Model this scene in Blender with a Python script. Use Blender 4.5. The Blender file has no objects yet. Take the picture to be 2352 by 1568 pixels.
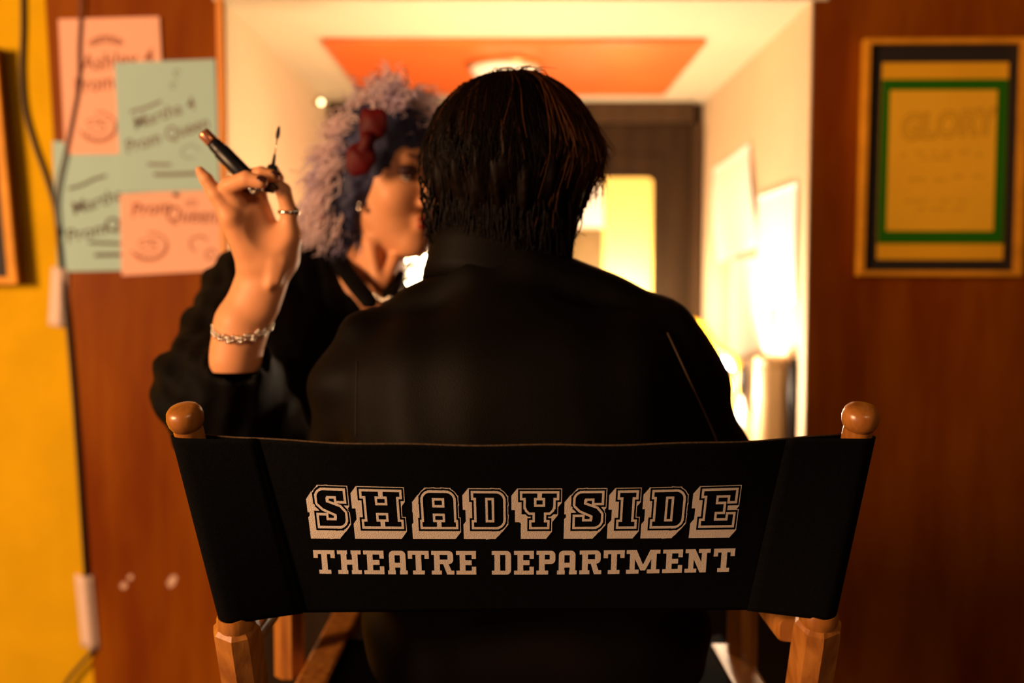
import bpy, bmesh, math, random
import numpy as np
from mathutils import Vector, Matrix
from mathutils.bvhtree import BVHTree
from mathutils.geometry import delaunay_2d_cdt

rnd = random.Random(7)
sc = bpy.context.scene
COL = sc.collection

# ------------------------------------------------------------------ camera
F = 2287.0
PITCH = math.radians(3.5)
CZ = 1.30
CAM = Vector((0, 0, CZ))
FW = Vector((0, math.cos(PITCH), -math.sin(PITCH)))
UP = Vector((0, math.sin(PITCH), math.cos(PITCH)))

def ray(px, py):
    return Vector(((px - 1176) / F, 0, 0)) + UP * ((784 - py) / F) + FW

def W(px, py, Y):
    """point of the room seen at (px, py) that stands Y metres in front of the lens"""
    d = ray(px, py)
    return CAM + d * (Y / d.y)

cd = bpy.data.cameras.new('camera')
cam = bpy.data.objects.new('camera', cd)
COL.objects.link(cam)
cam.location = CAM
cam.rotation_euler = (math.pi / 2 - PITCH, 0, 0)
cd.sensor_width = 36.0
cd.lens = 36.0 * F / 2352
cd.clip_start = 0.02
cd.dof.use_dof = True
cd.dof.focus_distance = 0.83
cd.dof.aperture_fstop = 2.9
sc.camera = cam

vs = sc.view_settings
vs.view_transform = 'Standard'
vs.look = 'None'
vs.gamma = 1
vs.exposure = 0.0
vs.use_curve_mapping = False

# ------------------------------------------------------------------ materials
MATS = {}
def mat(name, col, rough=0.6, metal=0.0, spec=0.5, var=0.0, vscale=20.0, stretch=(1, 1, 1), bump=0.0, bscale=200.0,
        col2=None, emit=None, trans=0.0, sheen=0.0, coat=0.0, transluc=0.0, sss=0.0, waves=None, band=(0.35, 0.65)):
    if name in MATS:
        return MATS[name]
    m = bpy.data.materials.new(name)
    m.use_nodes = True
    nt = m.node_tree
    N = nt.nodes; L = nt.links
    b = N['Principled BSDF']
    out = N['Material Output']
    b.inputs['Base Color'].default_value = (*col, 1)
    b.inputs['Roughness'].default_value = rough
    b.inputs['Metallic'].default_value = metal
    b.inputs['Specular IOR Level'].default_value = spec
    b.inputs['Sheen Weight'].default_value = sheen
    b.inputs['Coat Weight'].default_value = coat
    b.inputs['Coat Roughness'].default_value = 0.25
    b.inputs['Transmission Weight'].default_value = trans
    if sss:
        b.inputs['Subsurface Weight'].default_value = sss
        b.inputs['Subsurface Radius'].default_value = (0.012, 0.004, 0.002)
        b.inputs['Subsurface Scale'].default_value = 1.0
    if emit:
        b.inputs['Emission Color'].default_value = (*emit[:3], 1)
        b.inputs['Emission Strength'].default_value = emit[3]
    geo = N.new('ShaderNodeNewGeometry')
    mp = N.new('ShaderNodeMapping'); mp.inputs['Scale'].default_value = stretch
    L.new(geo.outputs['Position'], mp.inputs['Vector'])
    if var or col2:
        n = N.new('ShaderNodeTexNoise'); n.inputs['Scale'].default_value = vscale
        n.inputs['Detail'].default_value = 5
        L.new(mp.outputs['Vector'], n.inputs['Vector'])
        r = N.new('ShaderNodeValToRGB')
        c2 = col2 or tuple(c * (1 - var) for c in col)
        r.color_ramp.elements[0].position = band[0]; r.color_ramp.elements[0].color = (*c2, 1)
        r.color_ramp.elements[1].position = band[1]; r.color_ramp.elements[1].color = (*col, 1)
        L.new(n.outputs['Fac'], r.inputs['Fac'])
        L.new(r.outputs['Color'], b.inputs['Base Color'])
    if bump:
        n2 = N.new('ShaderNodeTexNoise'); n2.inputs['Scale'].default_value = bscale
        n2.inputs['Detail'].default_value = 3
        L.new(mp.outputs['Vector'], n2.inputs['Vector'])
        bm_ = N.new('ShaderNodeBump'); bm_.inputs['Strength'].default_value = bump
        bm_.inputs['Distance'].default_value = 0.002
        L.new(n2.outputs['Fac'], bm_.inputs['Height'])
        L.new(bm_.outputs['Normal'], b.inputs['Normal'])
    if transluc:
        t = N.new('ShaderNodeBsdfTranslucent'); t.inputs['Color'].default_value = (*col, 1)
        mx = N.new('ShaderNodeMixShader'); mx.inputs['Fac'].default_value = transluc
        L.new(b.outputs['BSDF'], mx.inputs[1]); L.new(t.outputs['BSDF'], mx.inputs[2])
        L.new(mx.outputs['Shader'], out.inputs['Surface'])
    MATS[name] = m
    return m

M_YELLOW = mat('ochre_plaster', (.74, .43, .006), .85, spec=.05, var=.10, vscale=9, bump=.25, bscale=60)
M_PANEL = mat('varnished_plywood', (.27, .070, .001), .55, spec=.05, col2=(.18, .034, .0005), vscale=5, stretch=(3, 3, .5), bump=.05, bscale=40, coat=.015)
M_TRIMW = mat('orange_trim_wood', (.85, .30, .03), .45, var=.2, vscale=8, stretch=(4, 4, .4))
M_CREAM = mat('cream_plaster', (.66, .51, .34), .75, var=.05, vscale=6, bump=.15, bscale=90)
M_CEIL = mat('ceiling_cream', (.78, .68, .50), .7, var=.04, vscale=5, bump=.1, bscale=80)
M_DOOR = mat('dark_door_wood', (.030, .016, .006), .5, spec=.15, col2=(.020, .010, .0035), vscale=6, stretch=(5, 5, .4))
M_CASING = mat('brown_casing', (.060, .032, .014), .5, spec=.2, var=.25, vscale=8, stretch=(4, 4, .5))
M_FLOOR = mat('floor_boards', (.10, .05, .025), .5, col2=(.06, .03, .015), vscale=7, stretch=(6, .5, 1))
M_RED = mat('orange_red_paint', (.92, .19, .04), .35, var=.12, vscale=5)
M_WOOD = mat('honey_wood', (.46, .18, .032), .33, col2=(.27, .09, .014), vscale=28, stretch=(3, 3, .35), bump=.08, bscale=120, coat=.35)
M_CANVAS = mat('black_canvas', (.0035, .0035, .004), .95, spec=.04, var=.3, vscale=300, bump=.5, bscale=1400)
M_THREAD = mat('canvas_edge', (.09, .055, .03), .9, spec=.1, var=.5, vscale=500)
M_PRINT = mat('cream_print', (.84, .75, .66), .75, spec=.2, var=.10, vscale=900, bump=.5, bscale=1500)
M_JACKET = mat('black_jacket_cloth', (.0028, .0017, .0009), .6, spec=.08, var=.35, vscale=14, bump=.2, bscale=700)
M_PIPING = mat('tan_piping', (.11, .06, .03), .6)
M_BLOUSE = mat('black_blouse_cloth', (.0025, .0018, .0015), .7, spec=.08, var=.4, vscale=12, stretch=(6, 6, .6), bump=.3, bscale=300)
M_SKIN = mat('skin', (.74, .33, .15), .5, spec=.3, var=.06, vscale=60, sss=.12)
M_NAIL = mat('dark_nail', (.04, .01, .01), .12, spec=.8)
M_HAIR = mat('black_hair', (.004, .0016, .0007), .5, spec=.07, transluc=.0)
M_HAIRT = mat('backlit_hair_tips', (.10, .030, .006), .5, spec=.3, transluc=.5)  # brown stands for orange backlight coming through loose black hairs
M_BHAIR = mat('rim_lit_lavender_hair', (.97, .82, .84), .6, col2=(.52, .46, .72), vscale=18, transluc=.5, band=(.34, .5))  # lavender lifted towards white, rim light painted into the strands
M_BHAIRB = mat('navy_hair', (.018, .020, .070), .7, var=.4, vscale=40)
M_BOW = mat('dark_red_satin', (.085, .001, .002), .6, spec=.2, var=.35, vscale=25)
M_LIP = mat('lipstick', (.25, .02, .015), .35)
M_EYE = mat('eye_white', (.7, .6, .5), .3)
M_IRIS = mat('iris_brown', (.03, .015, .01), .2)
M_SHADOW = mat('eye_makeup', (.05, .015, .02), .5)
M_SILVER = mat('silver', (.85, .78, .68), .15, metal=1.0, var=.1, vscale=80)
M_BLACKPL = mat('black_plastic', (.006, .006, .009), .35, spec=.3)
M_COPPER = mat('copper_cap', (.55, .22, .12), .25, metal=.6)
M_CABLE = mat('black_rubber', (.02, .013, .01), .5)
M_TAPE = mat('white_masking_tape', (.80, .60, .50), .7, var=.06, vscale=60)
M_PINK = mat('pink_paper', (.93, .50, .36), .9, spec=.05, var=.03, vscale=8, bump=.05, bscale=30)
M_TEAL = mat('pale_blue_paper', (.40, .62, .60), .8, var=.03, vscale=8, bump=.05, bscale=30)
M_WHITEP = mat('white_paper', (.92, .90, .86), .8, var=.02, vscale=10)
M_INK = mat('marker_ink', (.10, .075, .06), .8)
M_INKR = mat('soft_red_marker', (.36, .12, .07), .8)
M_GOLD = mat('golden_frame_wood', (.85, .36, .02), .5, spec=.15, var=.2, vscale=20)
M_MATBK = mat('black_mount', (.012, .007, .005), .7)
M_MATOR = mat('orange_mount', (.90, .46, .02), .8, spec=.05, var=.04, vscale=10)
M_GREEN = mat('green_border', (.02, .15, .004), .8, spec=.05)
M_POSTER = mat('buff_poster', (.95, .52, .03), .8, spec=.05, var=.04, vscale=12)
M_OLIVE = mat('faint_olive_ink', (.62, .33, .02), .8, spec=.05)
M_YSHEET = mat('yellow_sheet', (.95, .74, .22), .7, var=.04, vscale=9)
M_OCARD = mat('tan_card', (.20, .13, .045), .7, var=.3, vscale=14)
M_YPLAST = mat('yellow_plastic', (.95, .55, .03), .4)
M_GLASSY = mat('mirror_glass', (.75, .75, .75), .05, metal=1.0)
M_CAN = mat('white_can', (.80, .55, .30), .4, spec=.25, var=.03)
M_TABLE = mat('counter_top', (.35, .24, .15), .5, var=.2, vscale=12, stretch=(.6, 4, 1))
M_DOME = mat('opal_dome', (.92, .9, .85), .25)
M_BRASS = mat('brass', (.6, .4, .15), .3, metal=1.0)
M_TROUSER = mat('black_trouser_cloth', (.003, .002, .0015), .8, spec=.08, var=.3, vscale=30)
M_SHOE = mat('black_leather', (.01, .008, .007), .35)

# ------------------------------------------------------------------ object helpers
def wloc(o):
    p = Vector((0, 0, 0))
    while o is not None:
        p = p + Vector(o.location); o = o.parent
    return p

def mk(name, verts, faces, material, parent=None, smooth=False, mats=None, fmat=None):
    verts = np.asarray([tuple(v) for v in verts] if not isinstance(verts, np.ndarray) else verts, dtype=float)
    me = bpy.data.meshes.new(name)
    if parent is None:
        lo = verts.min(0); hi = verts.max(0)
        org = np.array([(lo[0] + hi[0]) / 2, (lo[1] + hi[1]) / 2, lo[2]])
        base = org
    else:
        base = np.array(wloc(parent)); org = np.zeros(3)
    me.from_pydata((verts - base).tolist(), [], [list(map(int, f)) for f in faces])
    me.update()
    o = bpy.data.objects.new(name, me)
    COL.objects.link(o)
    o.location = org
    if parent is not None:
        o.parent = parent
    for m_ in (mats or [material]):
        me.materials.append(m_)
    if fmat is not None:
        me.polygons.foreach_set('material_index', list(fmat))
    if smooth:
        me.polygons.foreach_set('use_smooth', [True] * len(me.polygons))
    return o

def tag(o, label, cat, group=None, kind=None):
    o['label'] = label; o['category'] = cat
    if group: o['group'] = group
    if kind: o['kind'] = kind
    return o

def empty(name, loc, label, cat, group=None):
    o = bpy.data.objects.new(name, None)
    COL.objects.link(o); o.location = loc
    return tag(o, label, cat, group)

def struct(o):
    o['kind'] = 'structure'
    return o

class Geo:
    """collects shapes for ONE mesh"""
    def __init__(s):
        s.v = []; s.f = []; s.m = []
    def add(s, v, f, mi=0):
        b = len(s.v)
        s.v += [tuple(p) for p in v]
        s.f += [tuple(i + b for i in q) for q in f]
        s.m += [mi] * len(f)
        return s
    def box(s, lo, hi, mi=0, bev=0.0):
        x0, y0, z0 = lo; x1, y1, z1 = hi
        if bev <= 0:
            v = [(x0, y0, z0), (x1, y0, z0), (x1, y1, z0), (x0, y1, z0), (x0, y0, z1), (x1, y0, z1), (x1, y1, z1), (x0, y1, z1)]
            f = [(0, 3, 2, 1), (4, 5, 6, 7), (0, 1, 5, 4), (1, 2, 6, 5), (2, 3, 7, 6), (3, 0, 4, 7)]
            return s.add(v, f, mi)
        bm = bmesh.new()
        bmesh.ops.create_cube(bm, size=1)
        for q in bm.verts:
            q.co = Vector(((x0 + x1) / 2 + q.co.x * (x1 - x0), (y0 + y1) / 2 + q.co.y * (y1 - y0), (z0 + z1) / 2 + q.co.z * (z1 - z0)))
        bmesh.ops.bevel(bm, geom=bm.edges[:], offset=bev, segments=2, affect='EDGES', profile=.6)
        bm.verts.index_update()
        s.add([q.co[:] for q in bm.verts], [[q.index for q in f.verts] for f in bm.faces], mi)
        bm.free()
        return s
    def tube(s, pts, rad, n=10, mi=0, cap=True, section=None, up=None):
        """loft along pts; rad a number or list; section: list of unit 2-D points"""
        pts = [Vector(p) for p in pts]
        if not hasattr(rad, '__len__'): rad = [rad] * len(pts)
        sec = section or [(math.cos(2 * math.pi * i / n), math.sin(2 * math.pi * i / n)) for i in range(n)]
        n = len(sec)
        u = None; v = []; f = []
        for i, p in enumerate(pts):
            t = (pts[min(i + 1, len(pts) - 1)] - pts[max(i - 1, 0)])
            if t.length < 1e-9: t = Vector((0, 0, 1))
            t.normalize()
            if u is None:
                ref = Vector(up) if up else (Vector((0, 0, 1)) if abs(t.z) < .9 else Vector((1, 0, 0)))
                u = ref - t * ref.dot(t)
            else:
                u = u - t * u.dot(t)
            if u.length < 1e-6: u = t.orthogonal()
            u.normalize()
            w = t.cross(u)
            for a, b in sec:
                v.append(p + u * (a * rad[i]) + w * (b * rad[i]))
        for i in range(len(pts) - 1):
            for j in range(n):
                k = (j + 1) % n
                f.append((i * n + j, i * n + k, (i + 1) * n + k, (i + 1) * n + j))
        if cap:
            f.append(tuple(reversed(range(n))))
            f.append(tuple((len(pts) - 1) * n + j for j in range(n)))
        return s.add(v, f, mi)
    def lathe(s, base, axis, prof, n=24, mi=0):
        """prof: list of (distance along axis, radius)"""
        axis = Vector(axis).normalized()
        pts = [Vector(base) + axis * h for h, r in prof]
        u = axis.orthogonal().normalized(); w = axis.cross(u)
        v = []; f = []
        for p, (h, r) in zip(pts, prof):
            for j in range(n):
                a = 2 * math.pi * j / n
                v.append(p + (u * math.cos(a) + w * math.sin(a)) * max(r, 1e-5))
        for i in range(len(prof) - 1):
            for j in range(n):
                k = (j + 1) % n
                f.append((i * n + j, i * n + k, (i + 1) * n + k, (i + 1) * n + j))
        f.append(tuple(reversed(range(n)))); f.append(tuple((len(prof) - 1) * n + j for j in range(n)))
        return s.add(v, f, mi)
    def ball(s, c, r, n=12, mi=0, rad3=None):
        r3 = rad3 or (r, r, r)
        v = []; f = []
        for i in range(n // 2 + 1):
            a = math.pi * i / (n // 2)
            for j in range(n):
                b = 2 * math.pi * j / n
                v.append((c[0] + r3[0] * math.sin(a) * math.cos(b), c[1] + r3[1] * math.sin(a) * math.sin(b), c[2] + r3[2] * math.cos(a)))
        for i in range(n // 2):
            for j in range(n):
                k = (j + 1) % n
                f.append((i * n + j, (i + 1) * n + j, (i + 1) * n + k, i * n + k))
        return s.add(v, f, mi)
    def slab(s, quad, th, mi=0):
        """quad: 4 corners seen from the front (ccw); th: vector of thickness backwards"""
        q = [Vector(p) for p in quad]; t = Vector(th)
        v = q + [p + t for p in q]
        return s.add(v, [(0, 1, 2, 3), (7, 6, 5, 4), (0, 4, 5, 1), (1, 5, 6, 2), (2, 6, 7, 3), (3, 7, 4, 0)], mi)
    def build(s, name, material, parent=None, smooth=False, mats=None):
        return mk(name, s.v, s.f, material, parent, smooth, mats, s.m if mats else None)

def autosmooth(o, ang=40):
    me = o.data
    me.polygons.foreach_set('use_smooth', [True] * len(me.polygons))
    bm = bmesh.new(); bm.from_mesh(me)
    for e in bm.edges:
        if len(e.link_faces) == 2 and e.calc_face_angle(0) > math.radians(ang): e.smooth = False
    bm.to_mesh(me); bm.free()
    return o

# ------------------------------------------------------------------ smooth distance-field bodies
class Field:
    def __init__(s, lo, hi, h):
        s.h = h; s.lo = np.array(lo, float)
        n = [int(math.ceil((hi[i] - lo[i]) / h)) + 1 for i in range(3)]
        ax = [(s.lo[i] + np.arange(n[i]) * h).astype(np.float32) for i in range(3)]
        s.X, s.Y, s.Z = np.meshgrid(*ax, indexing='ij')
        s.F = np.full(s.X.shape, 1e3, np.float32)
    def _put(s, d, k, sub=False):
        if sub:
            a = s.F; b = -d
            if k <= 0: s.F = np.maximum(a, b); return
            h = np.clip(.5 - .5 * (a - b) / k, 0, 1)
            s.F = a * (1 - h) + b * h + k * h * (1 - h)
        else:
            a = s.F; b = d
            if k <= 0: s.F = np.minimum(a, b); return
            h = np.clip(.5 + .5 * (b - a) / k, 0, 1)
            s.F = b * (1 - h) + a * h - k * h * (1 - h)
    def cone(s, a, b, ra, rb, k=.02, sub=False, squash=None):
        """capsule between a and b with radii ra, rb"""
        a = np.array(a, float); b = np.array(b, float)
        ba = b - a; L2 = max(float(ba @ ba), 1e-9)
        px = s.X - a[0]; py = s.Y - a[1]; pz = s.Z - a[2]
        t = np.clip((px * ba[0] + py * ba[1] + pz * ba[2]) / L2, 0, 1)
        dx = px - t * ba[0]; dy = py - t * ba[1]; dz = pz - t * ba[2]
        if squash:   # (unit direction, factor): flatten the section along that direction
            n, q = squash; n = np.array(n, float); n /= np.linalg.norm(n)
            c = dx * n[0] + dy * n[1] + dz * n[2]
            e = 1 / q - 1
            dx = dx + n[0] * c * e; dy = dy + n[1] * c * e; dz = dz + n[2] * c * e
        d = np.sqrt(dx * dx + dy * dy + dz * dz) - (ra + (rb - ra) * t)
        if squash: d = d * min(1, squash[1] * 1.2)
        s._put(d.astype(np.float32), k, sub); return s
    def ell(s, c, r, k=.02, sub=False, R=None):
        px = s.X - c[0]; py = s.Y - c[1]; pz = s.Z - c[2]
        if R is not None:  # columns of R: local axes
            q = [px * R[0][i] + py * R[1][i] + pz * R[2][i] for i in range(3)]
            px, py, pz = q
        k0 = np.sqrt((px / r[0]) ** 2 + (py / r[1]) ** 2 + (pz / r[2]) ** 2)
        k1 = np.sqrt((px / r[0] ** 2) ** 2 + (py / r[1] ** 2) ** 2 + (pz / r[2] ** 2) ** 2) + 1e-6
        s._put((k0 * (k0 - 1) / k1).astype(np.float32), k, sub); return s
    def mesh(s, name, material, parent=None):
        v, f = surface_nets(s.F, s.lo, s.h)
        return mk(name, v, f, material, parent, True)

def surface_nets(Fv, lo, h):
    F_ = Fv.copy()
    F_[0] = F_[-1] = 1; F_[:, 0] = F_[:, -1] = 1; F_[:, :, 0] = F_[:, :, -1] = 1
    S = F_ < 0
    nx, ny, nz = F_.shape
    c = [(i, j, k) for i in (0, 1) for j in (0, 1) for k in (0, 1)]
    def cell(A, o): return A[o[0]:nx - 1 + o[0], o[1]:ny - 1 + o[1], o[2]:nz - 1 + o[2]]
    cnt = sum(cell(S, o).astype(np.int8) for o in c)
    act = (cnt > 0) & (cnt < 8)
    idx = np.argwhere(act)
    I, J, K = idx.T
    vid = -np.ones(act.shape, np.int64); vid[I, J, K] = np.arange(len(idx))
    acc = np.zeros((len(idx), 3)); num = np.zeros(len(idx))
    for a in c:
        for ax in range(3):
            if a[ax] == 1: continue
            b = list(a); b[ax] = 1
            fa = F_[I + a[0], J + a[1], K + a[2]]; fb = F_[I + b[0], J + b[1], K + b[2]]
            x = (fa < 0) != (fb < 0)
            t = np.where(x, fa / np.where(x, fa - fb, 1), 0)
            p = np.tile(np.array(a, float), (len(idx), 1)); p[:, ax] += t
            acc += p * x[:, None]; num += x
    V = lo + (idx + acc / num[:, None]) * h
    faces = []
    for ax in range(3):
        sl0 = [slice(1, -1)] * 3; sl1 = [slice(1, -1)] * 3
        sl0[ax] = slice(0, -1); sl1[ax] = slice(1, None)
        A = S[tuple(sl0)]; B = S[tuple(sl1)]
        e = np.argwhere(A != B)
        if not len(e): continue
        off = np.ones(3, int); off[ax] = 0
        g = e + off
        o1, o2 = [q for q in range(3) if q != ax]
        def vv(d1, d2):
            q = g.copy(); q[:, o1] -= d1; q[:, o2] -= d2
            return vid[q[:, 0], q[:, 1], q[:, 2]]
        quad = np.stack([vv(1, 1), vv(0, 1), vv(0, 0), vv(1, 0)], 1)
        flip = A[tuple(e.T)] if ax != 1 else ~A[tuple(e.T)]
        quad[~flip] = quad[~flip][:, ::-1]
        faces.append(quad)
    return V, np.concatenate(faces)

def smooth_path(pts, n=6):
    """Catmull-Rom through pts"""
    P = [Vector(p) for p in pts]
    P = [P[0] * 2 - P[1]] + P + [P[-1] * 2 - P[-2]]
    out = []
    for i in range(1, len(P) - 2):
        for j in range(n):
            t = j / n
            a, b, c, d = P[i - 1], P[i], P[i + 1], P[i + 2]
            out.append(.5 * ((2 * b) + (c - a) * t + (2 * a - 5 * b + 4 * c - d) * t * t + (3 * b - a - 3 * c + d) * t ** 3))
    out.append(P[-2])
    return out

# =================================================================== SETTING
YW = 2.10                       # face of the front wall
ZTOP = W(1176, 2, YW).z         # alcove ceiling
XL = W(513, 0, YW).x; XR = W(1868, 0, YW).x
YB = 3.30
g = Geo(); g.box((-3, -1.5, -.05), (3, 3.9, 0)); struct(g.build('floor', M_FLOOR))
# yellow plaster wall behind the plywood
g = Geo(); g.box((-3, YW + .014, 0), (XL - .02, YW + .12, 2.7)); struct(g.build('wall_left', M_YELLOW))
# plywood left of the alcove, its left edge running slightly askew
def yz(px, py, Y=YW): return W(px, py, Y)
pe = [yz(100, -60), yz(134, 490), yz(158, 750), yz(196, 1310), yz(216, 1568)]
k = (pe[-1].x - pe[-2].x) / (pe[-1].z - pe[-2].z)
foot = Vector((pe[-1].x - k * pe[-1].z * .35, YW, 0.0))
k2 = (pe[0].x - pe[1].x) / (pe[0].z - pe[1].z)
head = Vector((pe[0].x + k2 * (2.7 - pe[0].z), YW, 2.7))
left_edge = [head] + pe + [foot]
g = Geo(); v = []; f = []
for p in left_edge:
    v += [(p.x, YW, p.z), (XL, YW, p.z), (p.x, YW + .014, p.z), (XL, YW + .014, p.z)]
for i in range(len(left_edge) - 1):
    a = i * 4; b = a + 4
    f += [(a, b, b + 1, a + 1), (a + 2, a + 3, b + 3, b + 2), (a, a + 2, b + 2, b), (a + 1, b + 1, b + 3, a + 3)]
f += [(0, 1, 3, 2), (len(v) - 4, len(v) - 2, len(v) - 1, len(v) - 3)]
g.add(v, f)

def panel_with_chips():
    m = M_PANEL.copy(); m.name = 'varnished_plywood_chipped'
    nt = m.node_tree; N = nt.nodes; L = nt.links
    b = N['Principled BSDF']
    src = b.inputs['Base Color'].links[0].from_socket
    geo = N.new('ShaderNodeNewGeometry')
    nz = N.new('ShaderNodeTexNoise'); nz.inputs['Scale'].default_value = 90
    L.new(geo.outputs['Position'], nz.inputs['Vector'])
    total = None
    for px, py, rx, rz, rot in ((395, 1334, .009, .017, -.5), (284, 1345, .009, .009, 0), (299, 1325, .006, .007, 0)):
        c = W(px, py, YW)
        mp = N.new('ShaderNodeMapping'); mp.vector_type = 'TEXTURE'
        mp.inputs['Location'].default_value = (c.x, c.y, c.z)
        mp.inputs['Rotation'].default_value = (0, -rot, 0)
        mp.inputs['Scale'].default_value = (rx, 1, rz)
        L.new(geo.outputs['Position'], mp.inputs['Vector'])
        ln = N.new('ShaderNodeVectorMath'); ln.operation = 'LENGTH'
        L.new(mp.outputs['Vector'], ln.inputs[0])
        ad = N.new('ShaderNodeMath'); ad.operation = 'ADD'
        L.new(ln.outputs['Value'], ad.inputs[0]); L.new(nz.outputs['Fac'], ad.inputs[1])
        lt = N.new('ShaderNodeMath'); lt.operation = 'LESS_THAN'; lt.inputs[1].default_value = 1.35
        L.new(ad.outputs[0], lt.inputs[0])
        if total is None: total = lt
        else:
            mxm = N.new('ShaderNodeMath'); mxm.operation = 'MAXIMUM'
            L.new(total.outputs[0], mxm.inputs[0]); L.new(lt.outputs[0], mxm.inputs[1]); total = mxm
    mx = N.new('ShaderNodeMixRGB'); mx.inputs[2].default_value = (.75, .5, .38, 1)
    L.new(total.outputs[0], mx.inputs[0]); L.new(src, mx.inputs[1]); L.new(mx.outputs[0], b.inputs['Base Color'])
    return m
struct(g.build('wall_front_left', panel_with_chips()))
g = Geo(); g.box((XR, YW, 0), (3, YW + .10, 2.7)); struct(g.build('wall_right', M_PANEL))
g = Geo(); g.box((XL, YW, ZTOP + .012), (XR, YW + .10, 2.7)); struct(g.build('wall_front', M_PANEL))
# thin orange wooden edging on the left side of the opening
g = Geo(); g.box((XL - .013, YW - .010, 0), (XL - .001, YW + .0, ZTOP + .012), bev=.002); struct(g.build('trim_1', M_TRIMW))
# alcove shell
g = Geo(); g.box((XL - .02, YW + .001, 0), (XL, YB, ZTOP + .01)); struct(g.build('wall_alcove_left', M_CREAM))
g = Geo(); g.box((XR, YW + .101, 0), (XR + .03, YB, ZTOP + .01)).box((XR - .004, YW - .002, 0), (XR, YW + .11, ZTOP + .01)); struct(g.build('wall_alcove_right', M_CREAM))
g = Geo(); g.box((XL - .02, YW - .004, ZTOP), (XR + .03, YB, ZTOP + .012)); struct(g.build('ceiling', M_CEIL))
g = Geo(); g.box((XL - .1, YB, 0), (XR + .1, YB + .05, 2.2)); struct(g.build('wall_back', M_CASING))
# dark panelled door in its casing
z1 = W(1176, 288, YB).z
xl = W(775, 400, YB).x; xr = W(1590, 400, YB).x
g = Geo(); g.box((xl, YB - .035, 0), (xr, YB - .002, z1), bev=.003)
g.box((xl + .10, YB - .040, .15), (xr - .10, YB - .034, .75), bev=.003).box((xl + .10, YB - .040, .85), (xr - .10, YB - .034, z1 - .1), bev=.003)
struct(g.build('door_1', M_DOOR))
g = Geo()
g.box((XL + .002, YB - .045, 0), (xl - .002, YB - .001, z1), bev=.004)
g.box((xr + .002, YB - .045, 0), (XR - .035, YB - .001, z1), bev=.004)
g.box((XL + .002, YB - .045, z1 + .002), (XR - .035, YB - .001, z1 + .10), bev=.004)
g.box((xr + .006, YB - .055, 0), (xr + .022, YB - .044, z1), bev=.003)
struct(g.build('trim_2', M_CASING))

# ceiling panel and dome
def onceil(px, py, dz=0.0):
    d = ray(px, py); t = (ZTOP - dz - CZ) / d.z
    return CAM + d * t
pc = [onceil(755, 86), onceil(1618, 84), onceil(1530, 208), onceil(824, 210)]
x0 = (pc[0].x + pc[3].x) / 2; x1 = (pc[1].x + pc[2].x) / 2
y0 = pc[0].y; y1 = pc[2].y
g = Geo(); g.box((x0, y0, ZTOP - .016), (x1, y1, ZTOP - .001), bev=.004)
pn = tag(g.build('ceiling_panel', M_RED), 'flat orange red panel fixed to the alcove ceiling around the dome lamp', 'panel')
rt = empty('ceiling_lamp', (0, 0, 0), 'round opal white dome lamp in the middle of the red ceiling panel', 'lamp')
dc = onceil(1160, 150, .02); rt.location = (dc.x, dc.y, ZTOP - .017)
zc = ZTOP - .017
g = Geo(); g.lathe((dc.x, dc.y, zc), (0, 0, -1), [(0, .098), (.008, .100), (.012, .096)], 32); g.build('lamp_rim', M_BRASS, rt)
g = Geo(); g.lathe((dc.x, dc.y, zc - .012), (0, 0, -1), [(0, .092), (.012, .086), (.022, .07), (.030, .045), (.034, .018), (.035, .002)], 32)
g.build('lamp_dome', M_DOME, rt, True)
# small round indicator lamp high on the alcove's left back corner
c = W(725, 235, 3.05)
c.x = max(c.x, XL + .02)
rt = empty('wall_bulb', c, 'tiny glowing round bulb high on the left alcove wall', 'bulb')
g = Geo(); g.lathe((XL + .001, c.y, c.z), (1, 0, 0), [(0, .012), (c.x - XL - .006, .009)], 12); g.build('bulb_socket', M_BRASS, rt, True)
g = Geo(); g.ball(c, .007, 12); g.build('bulb_glass', mat('tiny_bulb_glow', (1, .8, .5), emit=(1, .72, .36, 9)), rt, True)

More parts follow.
